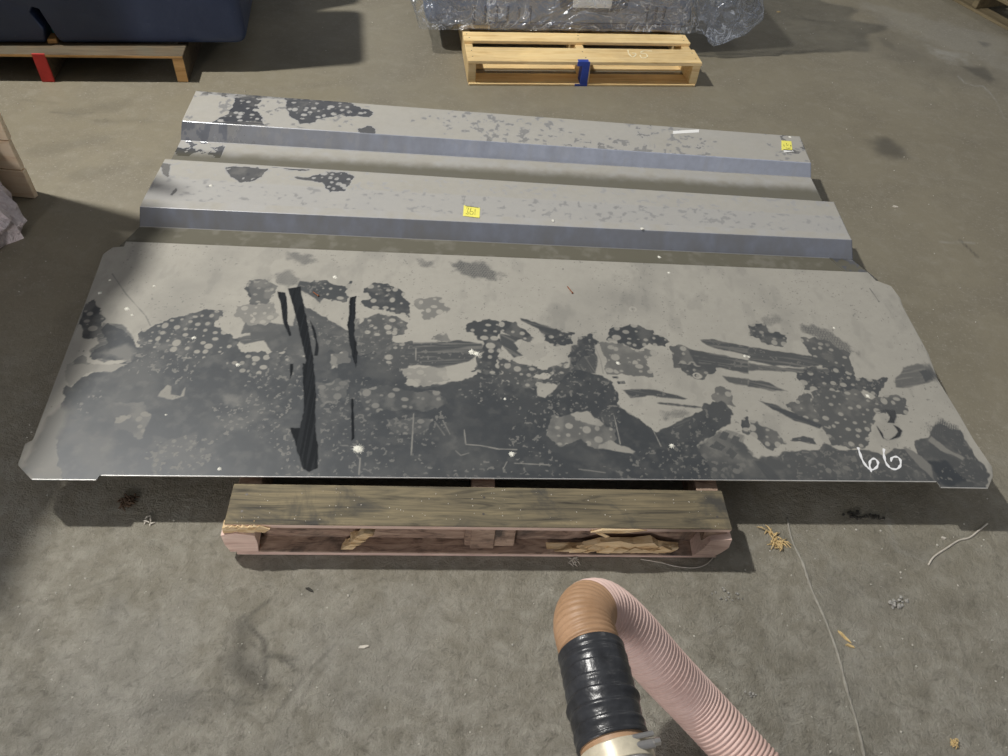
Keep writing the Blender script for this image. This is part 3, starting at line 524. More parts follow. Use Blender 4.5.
# dust islands left in the dark
Lt = F.light
Lt([(0.088,1.373),(0.144,1.366),(0.113,1.316),(0.090,1.322)], 0.9); Lt([(0.185,1.270),(0.223,1.289),(0.265,1.249),(0.258,1.240),(0.207,1.248)], 0.8); Lt([(0.251,1.181),(0.282,1.201),(0.301,1.183),(0.344,1.171),(0.337,1.160),(0.251,1.168)], 0.75)
Lt([(0.040,1.518),(0.103,1.522),(0.118,1.485),(0.078,1.441),(0.028,1.482)], 0.9, 0.008)
Lt([(-0.864,1.216),(-0.854,1.239),(-0.843,1.236),(-0.836,1.207),(-0.810,1.206),(-0.808,1.236),(-0.801,1.207),(-0.825,1.194),(-0.864,1.199)], 0.7, 0.003); Lt([(-0.930,1.126),(-0.920,1.131),(-0.908,1.125),(-0.913,1.114),(-0.925,1.117)], 0.65)
Lt([(-1.131,1.276),(-0.979,1.297),(-1.011,1.266),(-1.068,1.251),(-1.081,1.217),(-1.088,1.204),(-1.112,1.222)], 0.72, 0.006); Lt([(-0.702,1.220),(-0.664,1.221),(-0.657,1.197),(-0.688,1.197)], 0.3, 0.01, 0.01)
Lt([(-1.074,1.323),(-1.011,1.360),(-0.975,1.337),(-0.983,1.308)], 0.3, 0.01, 0.01)
Lt([(-0.475,1.405),(-0.451,1.389),(-0.444,1.353),(-0.467,1.368)], 0.5)
# glove weave prints
Pz = F.prints
Pz([(-0.695,1.807),(-0.628,1.811),(-0.605,1.778),(-0.629,1.753),(-0.688,1.778)]); Pz([(-0.716,1.692),(-0.674,1.727),(-0.636,1.692),(-0.629,1.665),(-0.676,1.652)]); Pz([(-0.193,1.832),(-0.168,1.848),(-0.099,1.850),(-0.044,1.804),(-0.055,1.773),(-0.122,1.767),(-0.178,1.796)], v=0.12); Pz([(-0.305,1.836),(-0.251,1.833),(-0.247,1.803),(-0.285,1.803)])
Pz([(-0.044,1.804),(-0.024,1.798),(-0.042,1.778)]); Pz([(0.864,1.705),(0.905,1.705),(0.951,1.680),(0.986,1.643),(1.008,1.600),(0.969,1.600),(0.912,1.633),(0.863,1.678)], v=0.2); Pz([(0.745,1.721),(0.792,1.730),(0.807,1.713),(0.769,1.686),(0.741,1.695)], v=0.5); Pz([(0.046,1.176),(0.084,1.176),(0.103,1.144),(0.086,1.115),(0.048,1.145)], v=0.5, ang=0.8)
Pz([(-0.768,1.661),(-0.713,1.681),(-0.695,1.617),(-0.738,1.599)], v=0.45); Pz([(1.137,1.351),(1.181,1.375),(1.213,1.350),(1.145,1.302),(1.126,1.316)], v=0.12, pitch=0.008)
Pz([(0.422,1.312),(0.455,1.321),(0.494,1.317),(0.472,1.293),(0.426,1.283)], v=0.35, ang=0.9)
# ladder like print of a shoe sole at the right
for k in range(3):
    for q in [[(0.562,1.239),(0.575,1.263),(0.591,1.257),(0.579,1.233)], [(0.589,1.228),(0.602,1.253),(0.617,1.247),(0.604,1.220)], [(0.533,1.207),(0.554,1.228),(0.575,1.212),(0.563,1.198)], [(0.572,1.191),(0.587,1.210),(0.603,1.195),(0.588,1.175)]]:
        F.dark(q, 0.15, 0.001, 0.001)
F.streak([(0.502,1.208),(0.544,1.245),(0.585,1.270),(0.628,1.255),(0.616,1.175),(0.560,1.168),(0.517,1.178)], 1.0, 0.5, k=0.7)
# ring marks
for c_ in [[(0.506,1.373)], [(0.546,1.387)], [(0.361,1.700)], [(0.527,1.452)]]:
    x0, y0 = c_[0]; i = np.where(np.hypot(WX - x0, WY - y0) < 0.03)[0]; rr = np.hypot(WX[i] - x0, WY[i] - y0)
    m = sm(0.0035, 0.0008, np.abs(rr - 0.0095)); F.d[i] = F.d[i] * (1 - m) + 1.25 * m
# black marker squiggle shaped like a three
F.clean([(1.004,1.384),(1.034,1.395),(1.057,1.394),(1.056,1.371),(1.042,1.348),(1.024,1.347),(1.037,1.368),(1.031,1.382)], 0.002); F.clean([(1.036,1.343),(1.051,1.336),(1.057,1.322),(1.046,1.302),(1.025,1.291),(1.012,1.287),(1.032,1.303),(1.044,1.318),(1.040,1.332)], 0.002); F.clean([(0.991,1.333),(1.001,1.309),(1.000,1.292),(1.011,1.285),(0.996,1.290),(0.991,1.320)], 0.002)
# wiped clean vertical runs
C_ = F.clean
C_([(-0.681,1.630),(-0.655,1.628),(-0.637,1.582),(-0.615,1.502),(-0.592,1.456),(-0.598,1.453),(-0.631,1.510),(-0.656,1.579)], 0.002); C_([(-0.652,1.645),(-0.620,1.659),(-0.569,1.529),(-0.512,1.372),(-0.499,1.324),(-0.529,1.320),(-0.530,1.369),(-0.585,1.496),(-0.628,1.594)], 0.002)
C_([(-0.557,1.521),(-0.533,1.484),(-0.508,1.419),(-0.505,1.391),(-0.513,1.390),(-0.521,1.436)], 0.002); C_([(-0.469,1.633),(-0.451,1.641),(-0.436,1.558),(-0.426,1.489),(-0.403,1.414),(-0.395,1.360),(-0.421,1.421),(-0.446,1.496)], 0.004)
C_([(-0.536,1.356),(-0.508,1.359),(-0.491,1.308),(-0.454,1.154),(-0.423,1.058),(-0.419,1.029),(-0.436,1.016),(-0.452,1.022),(-0.480,1.074),(-0.513,1.140),(-0.488,1.140),(-0.497,1.205)], 0.003); C_([(-0.569,1.351),(-0.561,1.352),(-0.554,1.317),(-0.556,1.299)], 0.002)
C_([(-0.386,1.252),(-0.380,1.253),(-0.351,1.127),(-0.357,1.119)], 0.002)
F.g = F.g * (0.8 + 0.2 * sm(0.3, 0.6, vnoise(WX + WY * 0.09, WY * 0.04, 330, 4)))
S([(-0.601,1.452),(-0.572,1.468),(-0.534,1.359),(-0.524,1.321),(-0.565,1.316)], 1.4, 0.25, k=0.7); S([(-0.437,1.548),(-0.424,1.550),(-0.376,1.344),(-0.392,1.342)], 1.4, 0.3, k=0.6)
F.dark([(-0.378,1.322),(-0.354,1.333),(-0.343,1.325),(-0.357,1.313)], 0.0, 0.002); F.dark([(0.304,1.401),(0.324,1.405),(0.327,1.397),(0.307,1.391)], 0.05, 0.002); F.dark([(0.291,1.419),(0.308,1.420),(0.309,1.413),(0.294,1.411)], 0.05, 0.002)
# thin scratches
for q, v in [([(-0.220,1.223),(-0.213,1.160),(-0.206,1.092)], 0.95), ([(-0.087,1.187),(-0.078,1.141),(-0.042,1.142),(0.006,1.136)], 0.8), ([(-0.144,1.210),(-0.120,1.167)], 0.6), ([(-0.164,1.204),(-0.133,1.163)], 0.5), ([(-0.101,1.119),(-0.087,1.106),(-0.067,1.116)], 0.6),
             ([(0.245,1.531),(0.262,1.475),(0.268,1.425)], 0.95), ([(0.293,1.283),(0.302,1.223),(0.307,1.188)], 0.9), ([(0.394,1.241),(0.410,1.193)], 0.9), ([(0.006,1.137),(0.049,1.140)], 0.85), ([(0.045,1.098),(0.129,1.103)], 0.8),
             ([(0.202,1.099),(0.268,1.096)], 0.7), ([(-0.326,1.070),(-0.319,1.020)], 1.0), ([(-1.164,1.636),(-1.092,1.558),(-1.004,1.478),(-0.977,1.442)], 0.55), ([(1.119,1.906),(1.133,1.843)], 0.5), ([(0.027,1.101),(0.019,1.078)], 0.9), ([(-0.249,1.454),(-0.242,1.408)], 0.9)]:
    F.line(q, 0.0012, v * 0.75)
fleck = fbm(WX, WY, 160, 77, 2); i = np.where((fleck > 0.81) & (F.d > 0.6) & (fbm(WX, WY, 9, 80) > 0.45))[0]; F.d[i] *= 0.6
fleck = fbm(WX, WY, 120, 78, 2); big = fbm(WX, WY, 7, 79); i = np.where((fleck > 0.70) & (big > 0.50) & (F.d < 0.45) & (F.g < 0.3))[0]; F.d[i] = np.maximum(F.d[i], 0.34)
ledge = VV.ravel() - np.repeat(LB, nv)
F.d *= 1 - 0.25 * sm(0.03, 0.0, ledge)
F.d *= 1 - 0.22 * sm(0.5, 0.8, fbm(WX, WY, 3.5, 91)) - 0.12 * sm(0.55, 0.75, fbm(WX, WY * 0.5, 22, 92))
th = 0.003; ztop = 0.130
tilt = lambda wx, wy: ztop + 0 * wx
P0 = Vector((O0[0], O0[1], 0.127)); n = len(WX)
Vt = np.stack([UU.ravel(), VV.ravel(), np.full(n, th)], 1)
nu = len(us); idx = np.arange(n).reshape(nu, nv)
loop = np.concatenate([idx[:, 0], idx[-1, 1:], idx[::-1, -1][1:], idx[0, ::-1][1:-1]])
Vb = Vt[loop].copy(); Vb[:, 2] = 0
k = len(loop); a = np.arange(k); b_ = (a + 1) % k
side = np.stack([loop[a], loop[b_], n + b_, n + a], 1)[:, ::-1]
z_ = np.zeros(k)
pan = fast_mesh('dusty_panel', np.concatenate([Vt, Vb]), np.concatenate([grid_faces(nu, nv), side]), M['panel'],
    attrs={'dust': np.concatenate([np.clip(F.d, 0, 1.2), z_ + 0.85]), 'wipe_sheen': np.concatenate([F.g, z_]), 'olive_tone': np.zeros(n + k)}, extra=[list(range(n, n + k))[::-1]])
pan.location = P0; pan.rotation_euler = (0, 0, yaw)
tag(pan, 'large flat dusty sheet metal panel with dark washed stains, nearest the camera', 'panel')
bpy.context.view_layer.update(); PINV = pan.matrix_world.inverted()
def on_panel(o): o.parent = pan; o.matrix_parent_inverse = PINV; return o
# bright bare cut edge along the near side
M['edge'] = simple('bare cut steel edge', (0.72, 0.72, 0.70), 0.35, 0.5, var=0.1, sc=40)
bm = bmesh.new()
for pa, pb in ((chain_bot[3], chain_bot[4]), (chain_bot[1], chain_bot[2]), (chain_bot[5], chain_bot[6])):
    (x0, y0), (x1, y1) = tol(pa), tol(pb)
    vv = [bm.verts.new((x, y - 0.0010 + dd, z)) for z in (0.0002, th + 0.0003) for dd in (0, 0.0012) for x, y in ((x0 + .002, y0), (x1 - .002, y1))]
    for f in ((0, 1, 5, 4), (4, 5, 7, 6), (2, 3, 1, 0), (0, 4, 6, 2), (1, 3, 7, 5), (2, 6, 7, 3)): bm.faces.new([vv[i] for i in f])
eg = bm_obj('cut_edge', bm, M['edge'], pan); eg['label'] = 'bright bare steel cut edge'

def splat(pts_xy, z, r, seed, mat=None, name='white_splat', spikes=18, hgt=0.0025, lab=None):
    rs = random.Random(seed); bm = bmesh.new(); x0, y0 = pts_xy
    c_ = bm.verts.new((x0, y0, z + hgt)); ring = []; mid = []
    for i in range(spikes * 2):
        a = math.pi * i / spikes; rr = r * (rs.uniform(0.95, 1.45) if i % 2 else rs.uniform(0.6, 0.85))
        mid.append(bm.verts.new((x0 + math.cos(a) * r * 0.5, y0 + math.sin(a) * r * 0.5, z + hgt * rs.uniform(0.5, 0.95))))
        ring.append(bm.verts.new((x0 + math.cos(a) * rr, y0 + math.sin(a) * rr, z)))
    m_ = len(ring)
    for i in range(m_):
        j = (i + 1) % m_; bm.faces.new((c_, mid[i], mid[j])); bm.faces.new((mid[i], ring[i], ring[j], mid[j]))
    bm.faces.new(ring[::-1])
    o = bm_obj(name, bm, mat or M['white']); o.data.materials[0] = mat or M['white']; return o
on_panel(splat([(-0.336,1.096)][0], ztop, 0.0125, 1, spikes=22))
for q, r in [([(-0.095,1.460)], 0.010), ([(-0.080,1.454)], 0.009), ([(-1.163,1.551)], 0.006), ([(-1.064,1.498)], 0.007), ([(-1.041,1.476)], 0.004), ([(-0.847,1.412)], 0.006), ([(-0.702,1.330)], 0.006), ([(-0.644,1.000)], 0.005),
             ([(0.037,1.125)], 0.008), ([(0.438,1.198)], 0.007), ([(0.008,1.301)], 0.004), ([(0.310,1.471)], 0.006), ([(-0.530,1.715)], 0.007), ([(0.483,1.886)], 0.005), ([(0.961,1.702)], 0.004), ([(0.673,1.547)], 0.005), ([(-0.823,1.143)], 0.003), ([(-1.159,1.608)], 0.004), ([(-1.028,1.601)], 0.004), ([(0.684,1.545)], 0.004), ([(0.995,1.437)], 0.006)]:
    on_panel(splat(q[0], ztop, r, int(r * 1e4) + len(bpy.data.objects), spikes=9, hgt=r * 0.45))
def stroke(pts, z, wd, mat, name, thick=0.0006):
    bm = bmesh.new(); q = catmull([Vector((p[0], p[1], z)) for p in pts], 6); rows = []
    for i, p in enumerate(q):
        t_ = (q[min(i + 1, len(q) - 1)] - q[max(i - 1, 0)]).normalized(); nn = Vector((-t_.y, t_.x, 0)) * wd * (0.75 + 0.25 * math.sin(i * 0.9 + 1)); up = Vector((0, 0, thick + (i % 7) * 0.00002))
        rows.append([bm.verts.new(c_) for c_ in (p + nn, p - nn, p - nn + up, p + nn + up)])
    for a, b in zip(rows[:-1], rows[1:]):
        for k in range(4): bm.faces.new((a[k], a[(k + 1) % 4], b[(k + 1) % 4], b[k]))
    bm.faces.new(rows[0][::-1]); bm.faces.new(rows[-1])
    return bm_obj(name, bm, mat)
for q in ([(0.922,1.252),(0.922,1.234),(0.924,1.208),(0.931,1.189),(0.942,1.184),(0.956,1.195),(0.962,1.211),(0.955,1.220),(0.943,1.211),(0.937,1.193),(0.937,1.176)], [(0.990,1.256),(0.984,1.234),(0.983,1.210),(0.990,1.195),(1.004,1.193),(1.018,1.206),(1.023,1.225),(1.016,1.233),(1.003,1.228),(0.997,1.216)]):
    o = on_panel(stroke(q, ztop, 0.0034, M['chalk'], 'handwritten_digit')); o['label'] = 'white handwritten digit six'
# small debris lying on the panel
def chip(x, y, z, L, wdt, ang, mat, seed, name='wood_chip', hgt=0.003):
    rs = random.Random(seed); bm = bmesh.new(); c, s = math.cos(ang), math.sin(ang); V_ = []
    for zz in (0, hgt):
        for (u, v) in ((-0.5, -0.4), (0.1, -0.6), (0.5, -0.1), (0.35, 0.4), (-0.3, 0.5)):
            u += rs.uniform(-.1, .1); v += rs.uniform(-.15, .15); V_.append(bm.verts.new((u * L * c - v * wdt * s, u * L * s + v * wdt * c, zz + (rs.uniform(0, hgt * .5) if zz else 0))))
    bm.faces.new(V_[4::-1]); bm.faces.new(V_[5:])
    for i in range(5): bm.faces.new((V_[i], V_[(i + 1) % 5], V_[5 + (i + 1) % 5], V_[5 + i]))
    o = bm_obj(name, bm, mat); o.location = (x, y, z); return o
def screw(x, y, z, ang, label, L=0.022):
    rt = empty('screw', (x, y, z), ang, label, 'screw')
    bm = bmesh.new(); tube_bm(bm, [(i * L / 16, 0, 0.003) for i in range(17)], [0.0013 + 0.0006 * (i % 2) for i in range(16)] + [0.0003], 8); bm_obj('shank', bm, M['rust'], rt)
    bm = bmesh.new(); tube_bm(bm, [(-0.003, 0, 0.003), (-0.001, 0, 0.003), (0.0, 0, 0.003)], [0.003, 0.003, 0.0014], 10); bm_obj('head', bm, M['rust'], rt)
q = [(0.179,1.746)][0]; screw(q[0], q[1], ztop, 2.1, 'small rusty screw lying on the light upper middle of the front panel', 0.03)
q = [(-0.560,1.625)][0]; screw(q[0], q[1], ztop, 2.5, 'small rusty screw beside the dark wiped streaks of the front panel')

# ------------------------------------------------------------------ bent channels
def channel(name, folds, label, paint, faces_clean, seed, olive_tone, fc, gface):
    'folds: list of (left xyz, right xyz) back to front; sheet skin swept between fold lines'
    nx = 760; rows = []; kinds = []
    for i in range(len(folds) - 1):
        (l0, r0), (l1, r1) = folds[i], folds[i + 1]; l0, r0, l1, r1 = map(np.array, (l0, r0, l1, r1))
        m = max(2, int(np.linalg.norm((l1 + r1) / 2 - (l0 + r0) / 2) / 0.0035))
        for k_ in range(m): rows.append((l0 + (l1 - l0) * k_ / m, r0 + (r1 - r0) * k_ / m)); kinds.append((i, k_ / m))
    rows.append((np.array(folds[-1][0]), np.array(folds[-1][1]))); kinds.append((len(folds) - 2, 1.0))
    tt = np.linspace(0, 1, nx); Pm = np.stack([l[None, :] + (r - l)[None, :] * tt[:, None] for l, r in rows], 1)  # nx, rows, 3
    nr_ = len(rows); Vv = Pm.reshape(-1, 3); f = Film(Vv[:, 0], Vv[:, 1], 0.97, seed)
    kk = np.tile(np.array([a for a, b in kinds]), nx); ft = np.tile(np.array([b for a, b in kinds]), nx)
    gr = np.zeros(len(Vv)); tx = np.repeat(tt, nr_)
    nz = fbm(Vv[:, 0], Vv[:, 1], 30, seed + 3)
    for i_, base in faces_clean.items():
        s_ = kk == i_; f.d[s_] = np.clip(base + 0.35 * (nz[s_] - 0.5), 0, 1)
    paint(f, kk, ft, tx, nz); gr = olive_tone(kk, ft, tx, nz, f)
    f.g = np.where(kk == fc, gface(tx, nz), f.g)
    f.g = np.where((kk == 1) | ((tx > 0.955) | (tx < 0.08)) & (kk == len(folds) - 2), np.clip((1 - f.d * 1.1) * 2.2, 0, 1), f.g)
    # outward offset for thickness
    du = Pm[-1] - Pm[0]; nn = []
    for j in range(nr_):
        a_ = rows[max(j - 1, 0)][0]; b2 = rows[min(j + 1, nr_ - 1)][0]; v_ = np.cross(b2 - a_, du[j]); v_ /= np.linalg.norm(v_) + 1e-9
        nn.append(v_ if v_[2] >= -0.05 else -v_)
    nn = np.array(nn); Vb_ = (Pm - nn[None] * 0.0022).reshape(-1, 3)
    N = len(Vv); top = grid_faces(nx, nr_); bot = grid_faces(nx, nr_, N)[:, ::-1]; I = np.arange(N).reshape(nx, nr_)
    lp = np.concatenate([I[:, 0], I[-1, 1:], I[::-1, -1][1:], I[0, ::-1][1:-1]]); a_ = lp; b2 = np.roll(lp, -1); sd = np.stack([b2, a_, a_ + N, b2 + N], 1)
    allv = np.concatenate([Vv, Vb_]); org = np.array([*Vv.mean(0)[:2], allv[:, 2].min()])
    o = fast_mesh(name, allv - org, np.concatenate([top, bot, sd])[:, ::-1], M['channel'], attrs={'dust': np.concatenate([np.clip(f.d, 0, 1.1), np.full(N, 0.5)]), 'wipe_sheen': np.concatenate([f.g, np.zeros(N)]), 'olive_tone': np.concatenate([gr, np.zeros(N)])})
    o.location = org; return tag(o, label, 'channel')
def L3(a): return [(p[0], p[1], z) if len(p) == 2 else p for p in a for z in (0,)]
zt, zf = 0.180, 0.1265
def paint2(f, kk, ft, tx, nz):
    f.dark([(-0.988,2.149),(-0.950,2.168),(-0.850,2.167),(-0.857,2.123),(-0.885,2.083),(-0.915,2.073),(-0.950,2.102)], 0.25, 0.006); f.bubbles([(-0.988,2.149),(-0.850,2.167),(-0.857,2.123),(-0.901,2.081),(-0.950,2.102)], v=0.25, dens=0.4)
    f.bubbles([(-0.718,2.136),(-0.662,2.181),(-0.597,2.193),(-0.559,2.169),(-0.575,2.090),(-0.620,2.071),(-0.662,2.110)], v=0.15); f.streak([(-0.762,2.140),(-0.702,2.138),(-0.671,2.120),(-0.745,2.125)], -0.1, 0.2)
    f.dark([(-1.204,2.147),(-1.162,2.142),(-1.146,2.062),(-1.169,2.081)], 0.45, 0.005, 0.004); f.dark([(-1.098,1.968),(-1.092,2.002),(-1.101,2.012),(-1.106,1.972)], 0.4, 0.004, 0.003)
    i = (kk == 1); f.d[i] = np.maximum(f.d[i], 0.0) * (1 - 0.12 * sm(0.45, 0.5, ft[i])); 
    i = (kk == 1) & (fbm(f.X, f.Y, 60, 5, 3) > 0.68); f.d[i] *= 0.75
    i = (kk == 4) & (tx > 0.965); f.d[i] *= 0.1
    f.dark([(-0.847,2.180),(-0.707,2.186),(-0.744,2.173)], 0.1, 0.002)
def flange_olive2(kk, ft, tx, nz, f):
    g = np.zeros(len(kk)); i = kk == 3; g[i] = 0.12 * sm(0.5, 1.0, ft[i]); i = kk == 4; g[i] = 0.93 - 0.15 * sm(0.5, 0.8, nz[i]); i = (kk == 4) & (tx > 0.97) & (nz > 0.42); g[i] = 0  # lower flange mixed to olive, faintly up the foot of the face
    return g
F2a, F2b = [(-1.195,2.167,0.180),(1.074,2.296,0.180)], [(-1.176,1.936,0.181),(1.082,2.113,0.181)]
F2c, F2d = [(-1.174,1.900,0.177),(1.088,2.087,0.177)], [(-1.176,1.874,0.132),(1.102,2.058,0.132)]
F2e = [(-1.191,1.792,0.127),(1.137,1.993,0.127)]
def ext(a, b, d):  # continue the lower flange beyond its visible edge
    out = []
    for p, q in zip(a, b): v = (Vector(q) - Vector(p)); v.z = 0; v.normalize(); out.append(tuple(Vector(q) + v * d))
    return out
def down(a, dz, dy): return [(p[0], p[1] + dy, p[2] + dz) for p in a]
F2s = [(F2d[0][0], F2d[0][1] - 0.008, 0.1265), (F2d[1][0], F2d[1][1] - 0.008, 0.1265)]
ch2 = channel('bent_channel', [down(F2a, -0.012, 0.002), F2a, F2b, F2c, F2d, F2s, ext(F2d, F2e, 0.045)] if False else [down(F2a, -0.012, 0.002), F2a, F2b, F2c, F2s, ext(F2s, F2e, 0.045)],
    'dusty bent metal channel directly behind the front panel, yellow label at its middle', paint2, {3: 0.12, 2: 0.9}, 21, flange_olive2, 3, lambda tx, nz: np.clip(0.84 - 0.15 * tx + 0.35 * (nz - 0.5), 0, 1))
def paint1(f, kk, ft, tx, nz):
    f.bubbles([(-1.097,2.606),(-1.005,2.639),(-0.991,2.536),(-0.945,2.465),(-1.113,2.426),(-1.083,2.504)], v=0.1, cell=0.03); f.bubbles([(-0.919,2.641),(-0.757,2.673),(-0.635,2.635),(-0.572,2.602),(-0.582,2.556),(-0.693,2.557),(-0.822,2.481),(-0.869,2.523)], v=0.12, cell=0.028)
    f.bubbles([(-0.618,2.477),(-0.565,2.502),(-0.541,2.450),(-0.596,2.440)], v=0.2); f.streak([(-1.129,2.423),(-0.955,2.463),(-0.940,2.438),(-1.056,2.416)], 0, 0.15); f.streak([(-0.833,2.494),(-0.773,2.520),(-0.767,2.492),(-0.819,2.468)], 0.2, 0.1)
    f.dark([(-1.234,2.625),(-0.758,2.681),(-0.754,2.627),(-1.008,2.623),(-1.075,2.595)], 0.45, 0.012, 0.01, film=0.4)
    i = (kk == 1) & (fbm(f.X, f.Y, 55, 8, 3) > 0.60) & (fbm(f.X, f.Y, 6, 18) > 0.5); f.d[i] *= 0.6
    i = kk == 2; f.d[i] = np.clip(0.30 - 0.30 * sm(0.05, 0.5, tx[i]) + 0.2 * (nz[i] - 0.5), 0.0, 1); i = (kk == 2) & (fbm(f.X, f.Y, 40, 9) > .62); f.d[i] += .1  # face dust thins rightward, part of the painted brightening
    i = (kk == 2) & (tx < 0.07) & (nz > 0.5); f.d[i] = 0.1
    i = (kk == 3) & (tx < 0.07) & (nz > 0.47) & (ft < 0.6); f.d[i] = 0.1
    i = (kk == 1) & (tx > 0.965) & (nz > 0.45) & (ft < 0.7); f.d[i] *= 0.5
def flange_shade1(kk, ft, tx, nz, f):
    g = np.zeros(len(kk)); i = kk == 3; g[i] = 0.85 * sm(0.22, 0.62, ft[i] + 0.12 * (nz[i] - 0.5)); return g  # flange darkens towards the near channel: shade painted in olive
F1a, F1b, F1c = [(-1.251,2.630,0.180),(1.039,2.724,0.180)], [(-1.226,2.412,0.180),(1.044,2.538,0.180)], [(-1.228,2.368,0.127),(1.061,2.526,0.127)]
F1e = [(-1.218,2.257,0.127),(1.070,2.411,0.127)]
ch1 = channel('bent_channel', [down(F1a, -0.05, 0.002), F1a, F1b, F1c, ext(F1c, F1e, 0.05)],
    'far bent metal channel with bright blue grey face, yellow label at right end', paint1, {2: 0.1, 3: 0.95}, 41, flange_shade1, 2, lambda tx, nz: np.clip(0.86 - 1.0 * tx + 0.25 * (nz - 0.5), 0, 1))  # face tone lightens left to right, painted in for a reflection
# stickers and tape
def sheet(name, q, z, mat, thick=0.0005, parent=None):
    bm = bmesh.new(); extrude_poly(bm, [(p[0], p[1]) for p in q], z, z + thick); return bm_obj(name, bm, mat, parent)
def sticker(q, z, marks, label):
    c_ = np.mean(np.array(q), 0); rt = empty('label_sticker', (c_[0], c_[1], z), 0, label, 'label', None)
    lq = [(p[0] - c_[0], p[1] - c_[1]) for p in q]; sheet('label_paper', lq, 0.0001, M['yellow'], 0.0006, rt)
    u = Vector(lq[1]) - Vector(lq[0]); v = Vector(lq[3]) - Vector(lq[0]); o0 = Vector(lq[0])
    for mk, mt in marks:
        o = stroke([tuple(o0 + u * a + v * b) for a, b in mk], 0.0011, 0.0012, mt, 'ink_mark', 0.0002); o.parent = rt
OI, IN = M['olive_ink'], M['ink']
sticker([(-0.180,2.009),(-0.127,2.007),(-0.130,2.061),(-0.183,2.066)], 0.181, [([(0.15, 0.75), (0.3, 0.8), (0.25, 0.5), (0.32, 0.2), (0.15, 0.25)], OI), ([(0.45, 0.8), (0.4, 0.3), (0.55, 0.2), (0.6, 0.45), (0.42, 0.5)], OI), ([(0.7, 0.75), (0.72, 0.2)], OI), ([(0.1, 0.95), (0.9, 0.93)], IN)],
        'yellow label with faint writing in the middle of the near bent channel')
sticker([(0.948,2.610),(0.989,2.611),(0.998,2.680),(0.960,2.680)], 0.180, [([(0.2, 0.55), (0.25, 0.35)], IN), ([(0.45, 0.75), (0.5, 0.5), (0.65, 0.6)], OI), ([(0.4, 0.25), (0.6, 0.2), (0.8, 0.25)], IN), ([(0.85, 0.6), (0.85, 0.35)], IN)],
        'yellow label with black marks at the right end of the far channel')
o = sheet('label_backing', [(p[0], p[1]) for p in [(0.955,2.594),(0.994,2.608),(0.989,2.618),(0.955,2.615)]], 0.1803, M['paper'], 0.0004); tag(o, 'curled white backing strip under the right yellow label', 'paper')
o = sheet('white_tape', [(p[0], p[1]) for p in [(0.545,2.651),(0.646,2.681),(0.649,2.703),(0.547,2.673)]], 0.1803, M['paper']); tag(o, 'short strip of white tape near the back edge of the far channel', 'tape')
for q, z, lb in [([(0.458,1.966)], 0.1265, 'white splash on the olive strip just behind the front panel'), ([(0.396,2.033)], 0.1815, 'white splash near the front fold of the near channel, right half'),
                 ([(0.108,2.030)], 0.181, 'tiny white splash on the near channel right of its yellow label'), ([(0.999,2.713)], 0.18, 'white fleck above the yellow label of the far channel'), ([(-0.999,2.041)], 0.181, 'tiny white splash on the left end of the near channel')]:
    o = splat(q[0], z, 0.006, len(bpy.data.objects), spikes=8); recentre(o, (q[0][0], q[0][1], z)); tag(o, lb, 'splash')

# ------------------------------------------------------------------ navy tank, top left
def rounded_box(bm, x0, x1, y0, y1, z0, z1, r, seg=5):
    v = [bm.verts.new((x, y, z)) for z in (z0, z1) for (x, y) in ((x0, y0), (x1, y0), (x1, y1), (x0, y1))]
    fs = [bm.faces.new([v[i] for i in f]) for f in ((3, 2, 1, 0), (4, 5, 6, 7), (0, 1, 5, 4), (1, 2, 6, 5), (2, 3, 7, 6), (3, 0, 4, 7))]
    bmesh.ops.bevel(bm, geom=list({e for f in fs for e in f.edges}), offset=r, segments=seg, affect='EDGES', profile=0.5)
t = NT('navy moulded plastic'); c = t.coord(); n1 = t.noise(7, 4, 0.6, c); n2 = t.noise(140, 3, 0.6, c)
cl = t.ramp(n1, [(0.3, (0.022, 0.036, 0.085)), (0.7, (0.032, 0.050, 0.108))]); cl = t.mix(t.rng(n2, 0.70, 0.76, 0, 0.5), cl, (0.35, 0.38, 0.42))
M['navy'] = t.out(cl, 0.42, 0.0, t.bump(n1, 0.25, 0.02))
def tank(loc, rz, label, outline, depth, rad, sharp=()):
    bm = bmesh.new(); n_ = len(outline)
    a = [bm.verts.new((x, 0, z)) for x, z in outline]; b = [bm.verts.new((x, depth, z)) for x, z in outline]
    f0 = bm.faces.new(a); f1 = bm.faces.new(b[::-1])
    for i in range(n_): bm.faces.new((a[i], b[i], b[(i + 1) % n_], a[(i + 1) % n_]))
    bm.edges.ensure_lookup_table(); vi = {v: k % n_ for k, v in enumerate(a + b)}
    ed = [e for e in bm.edges if not (vi[e.verts[0]] in sharp and vi[e.verts[1]] in sharp)]
    keep = []
    for e in ed:
        i0, i1 = vi[e.verts[0]], vi[e.verts[1]]
        if i0 == i1 and i0 in sharp: continue
        keep.append(e)
    bmesh.ops.bevel(bm, geom=keep, offset=rad, segments=6, affect='EDGES', profile=0.5, clamp_overlap=False)
    o = bm_obj('plastic_tank', bm, M['navy'], smooth=False)
    for p in o.data.polygons: p.use_smooth = len(p.vertices) == 4 and p.area < 0.2
    o.location = loc; o.rotation_euler = (0, 0, rz)
    return tag(o, label, 'tank')
ty = R(12.3); tk = (-1.228, 3.158)
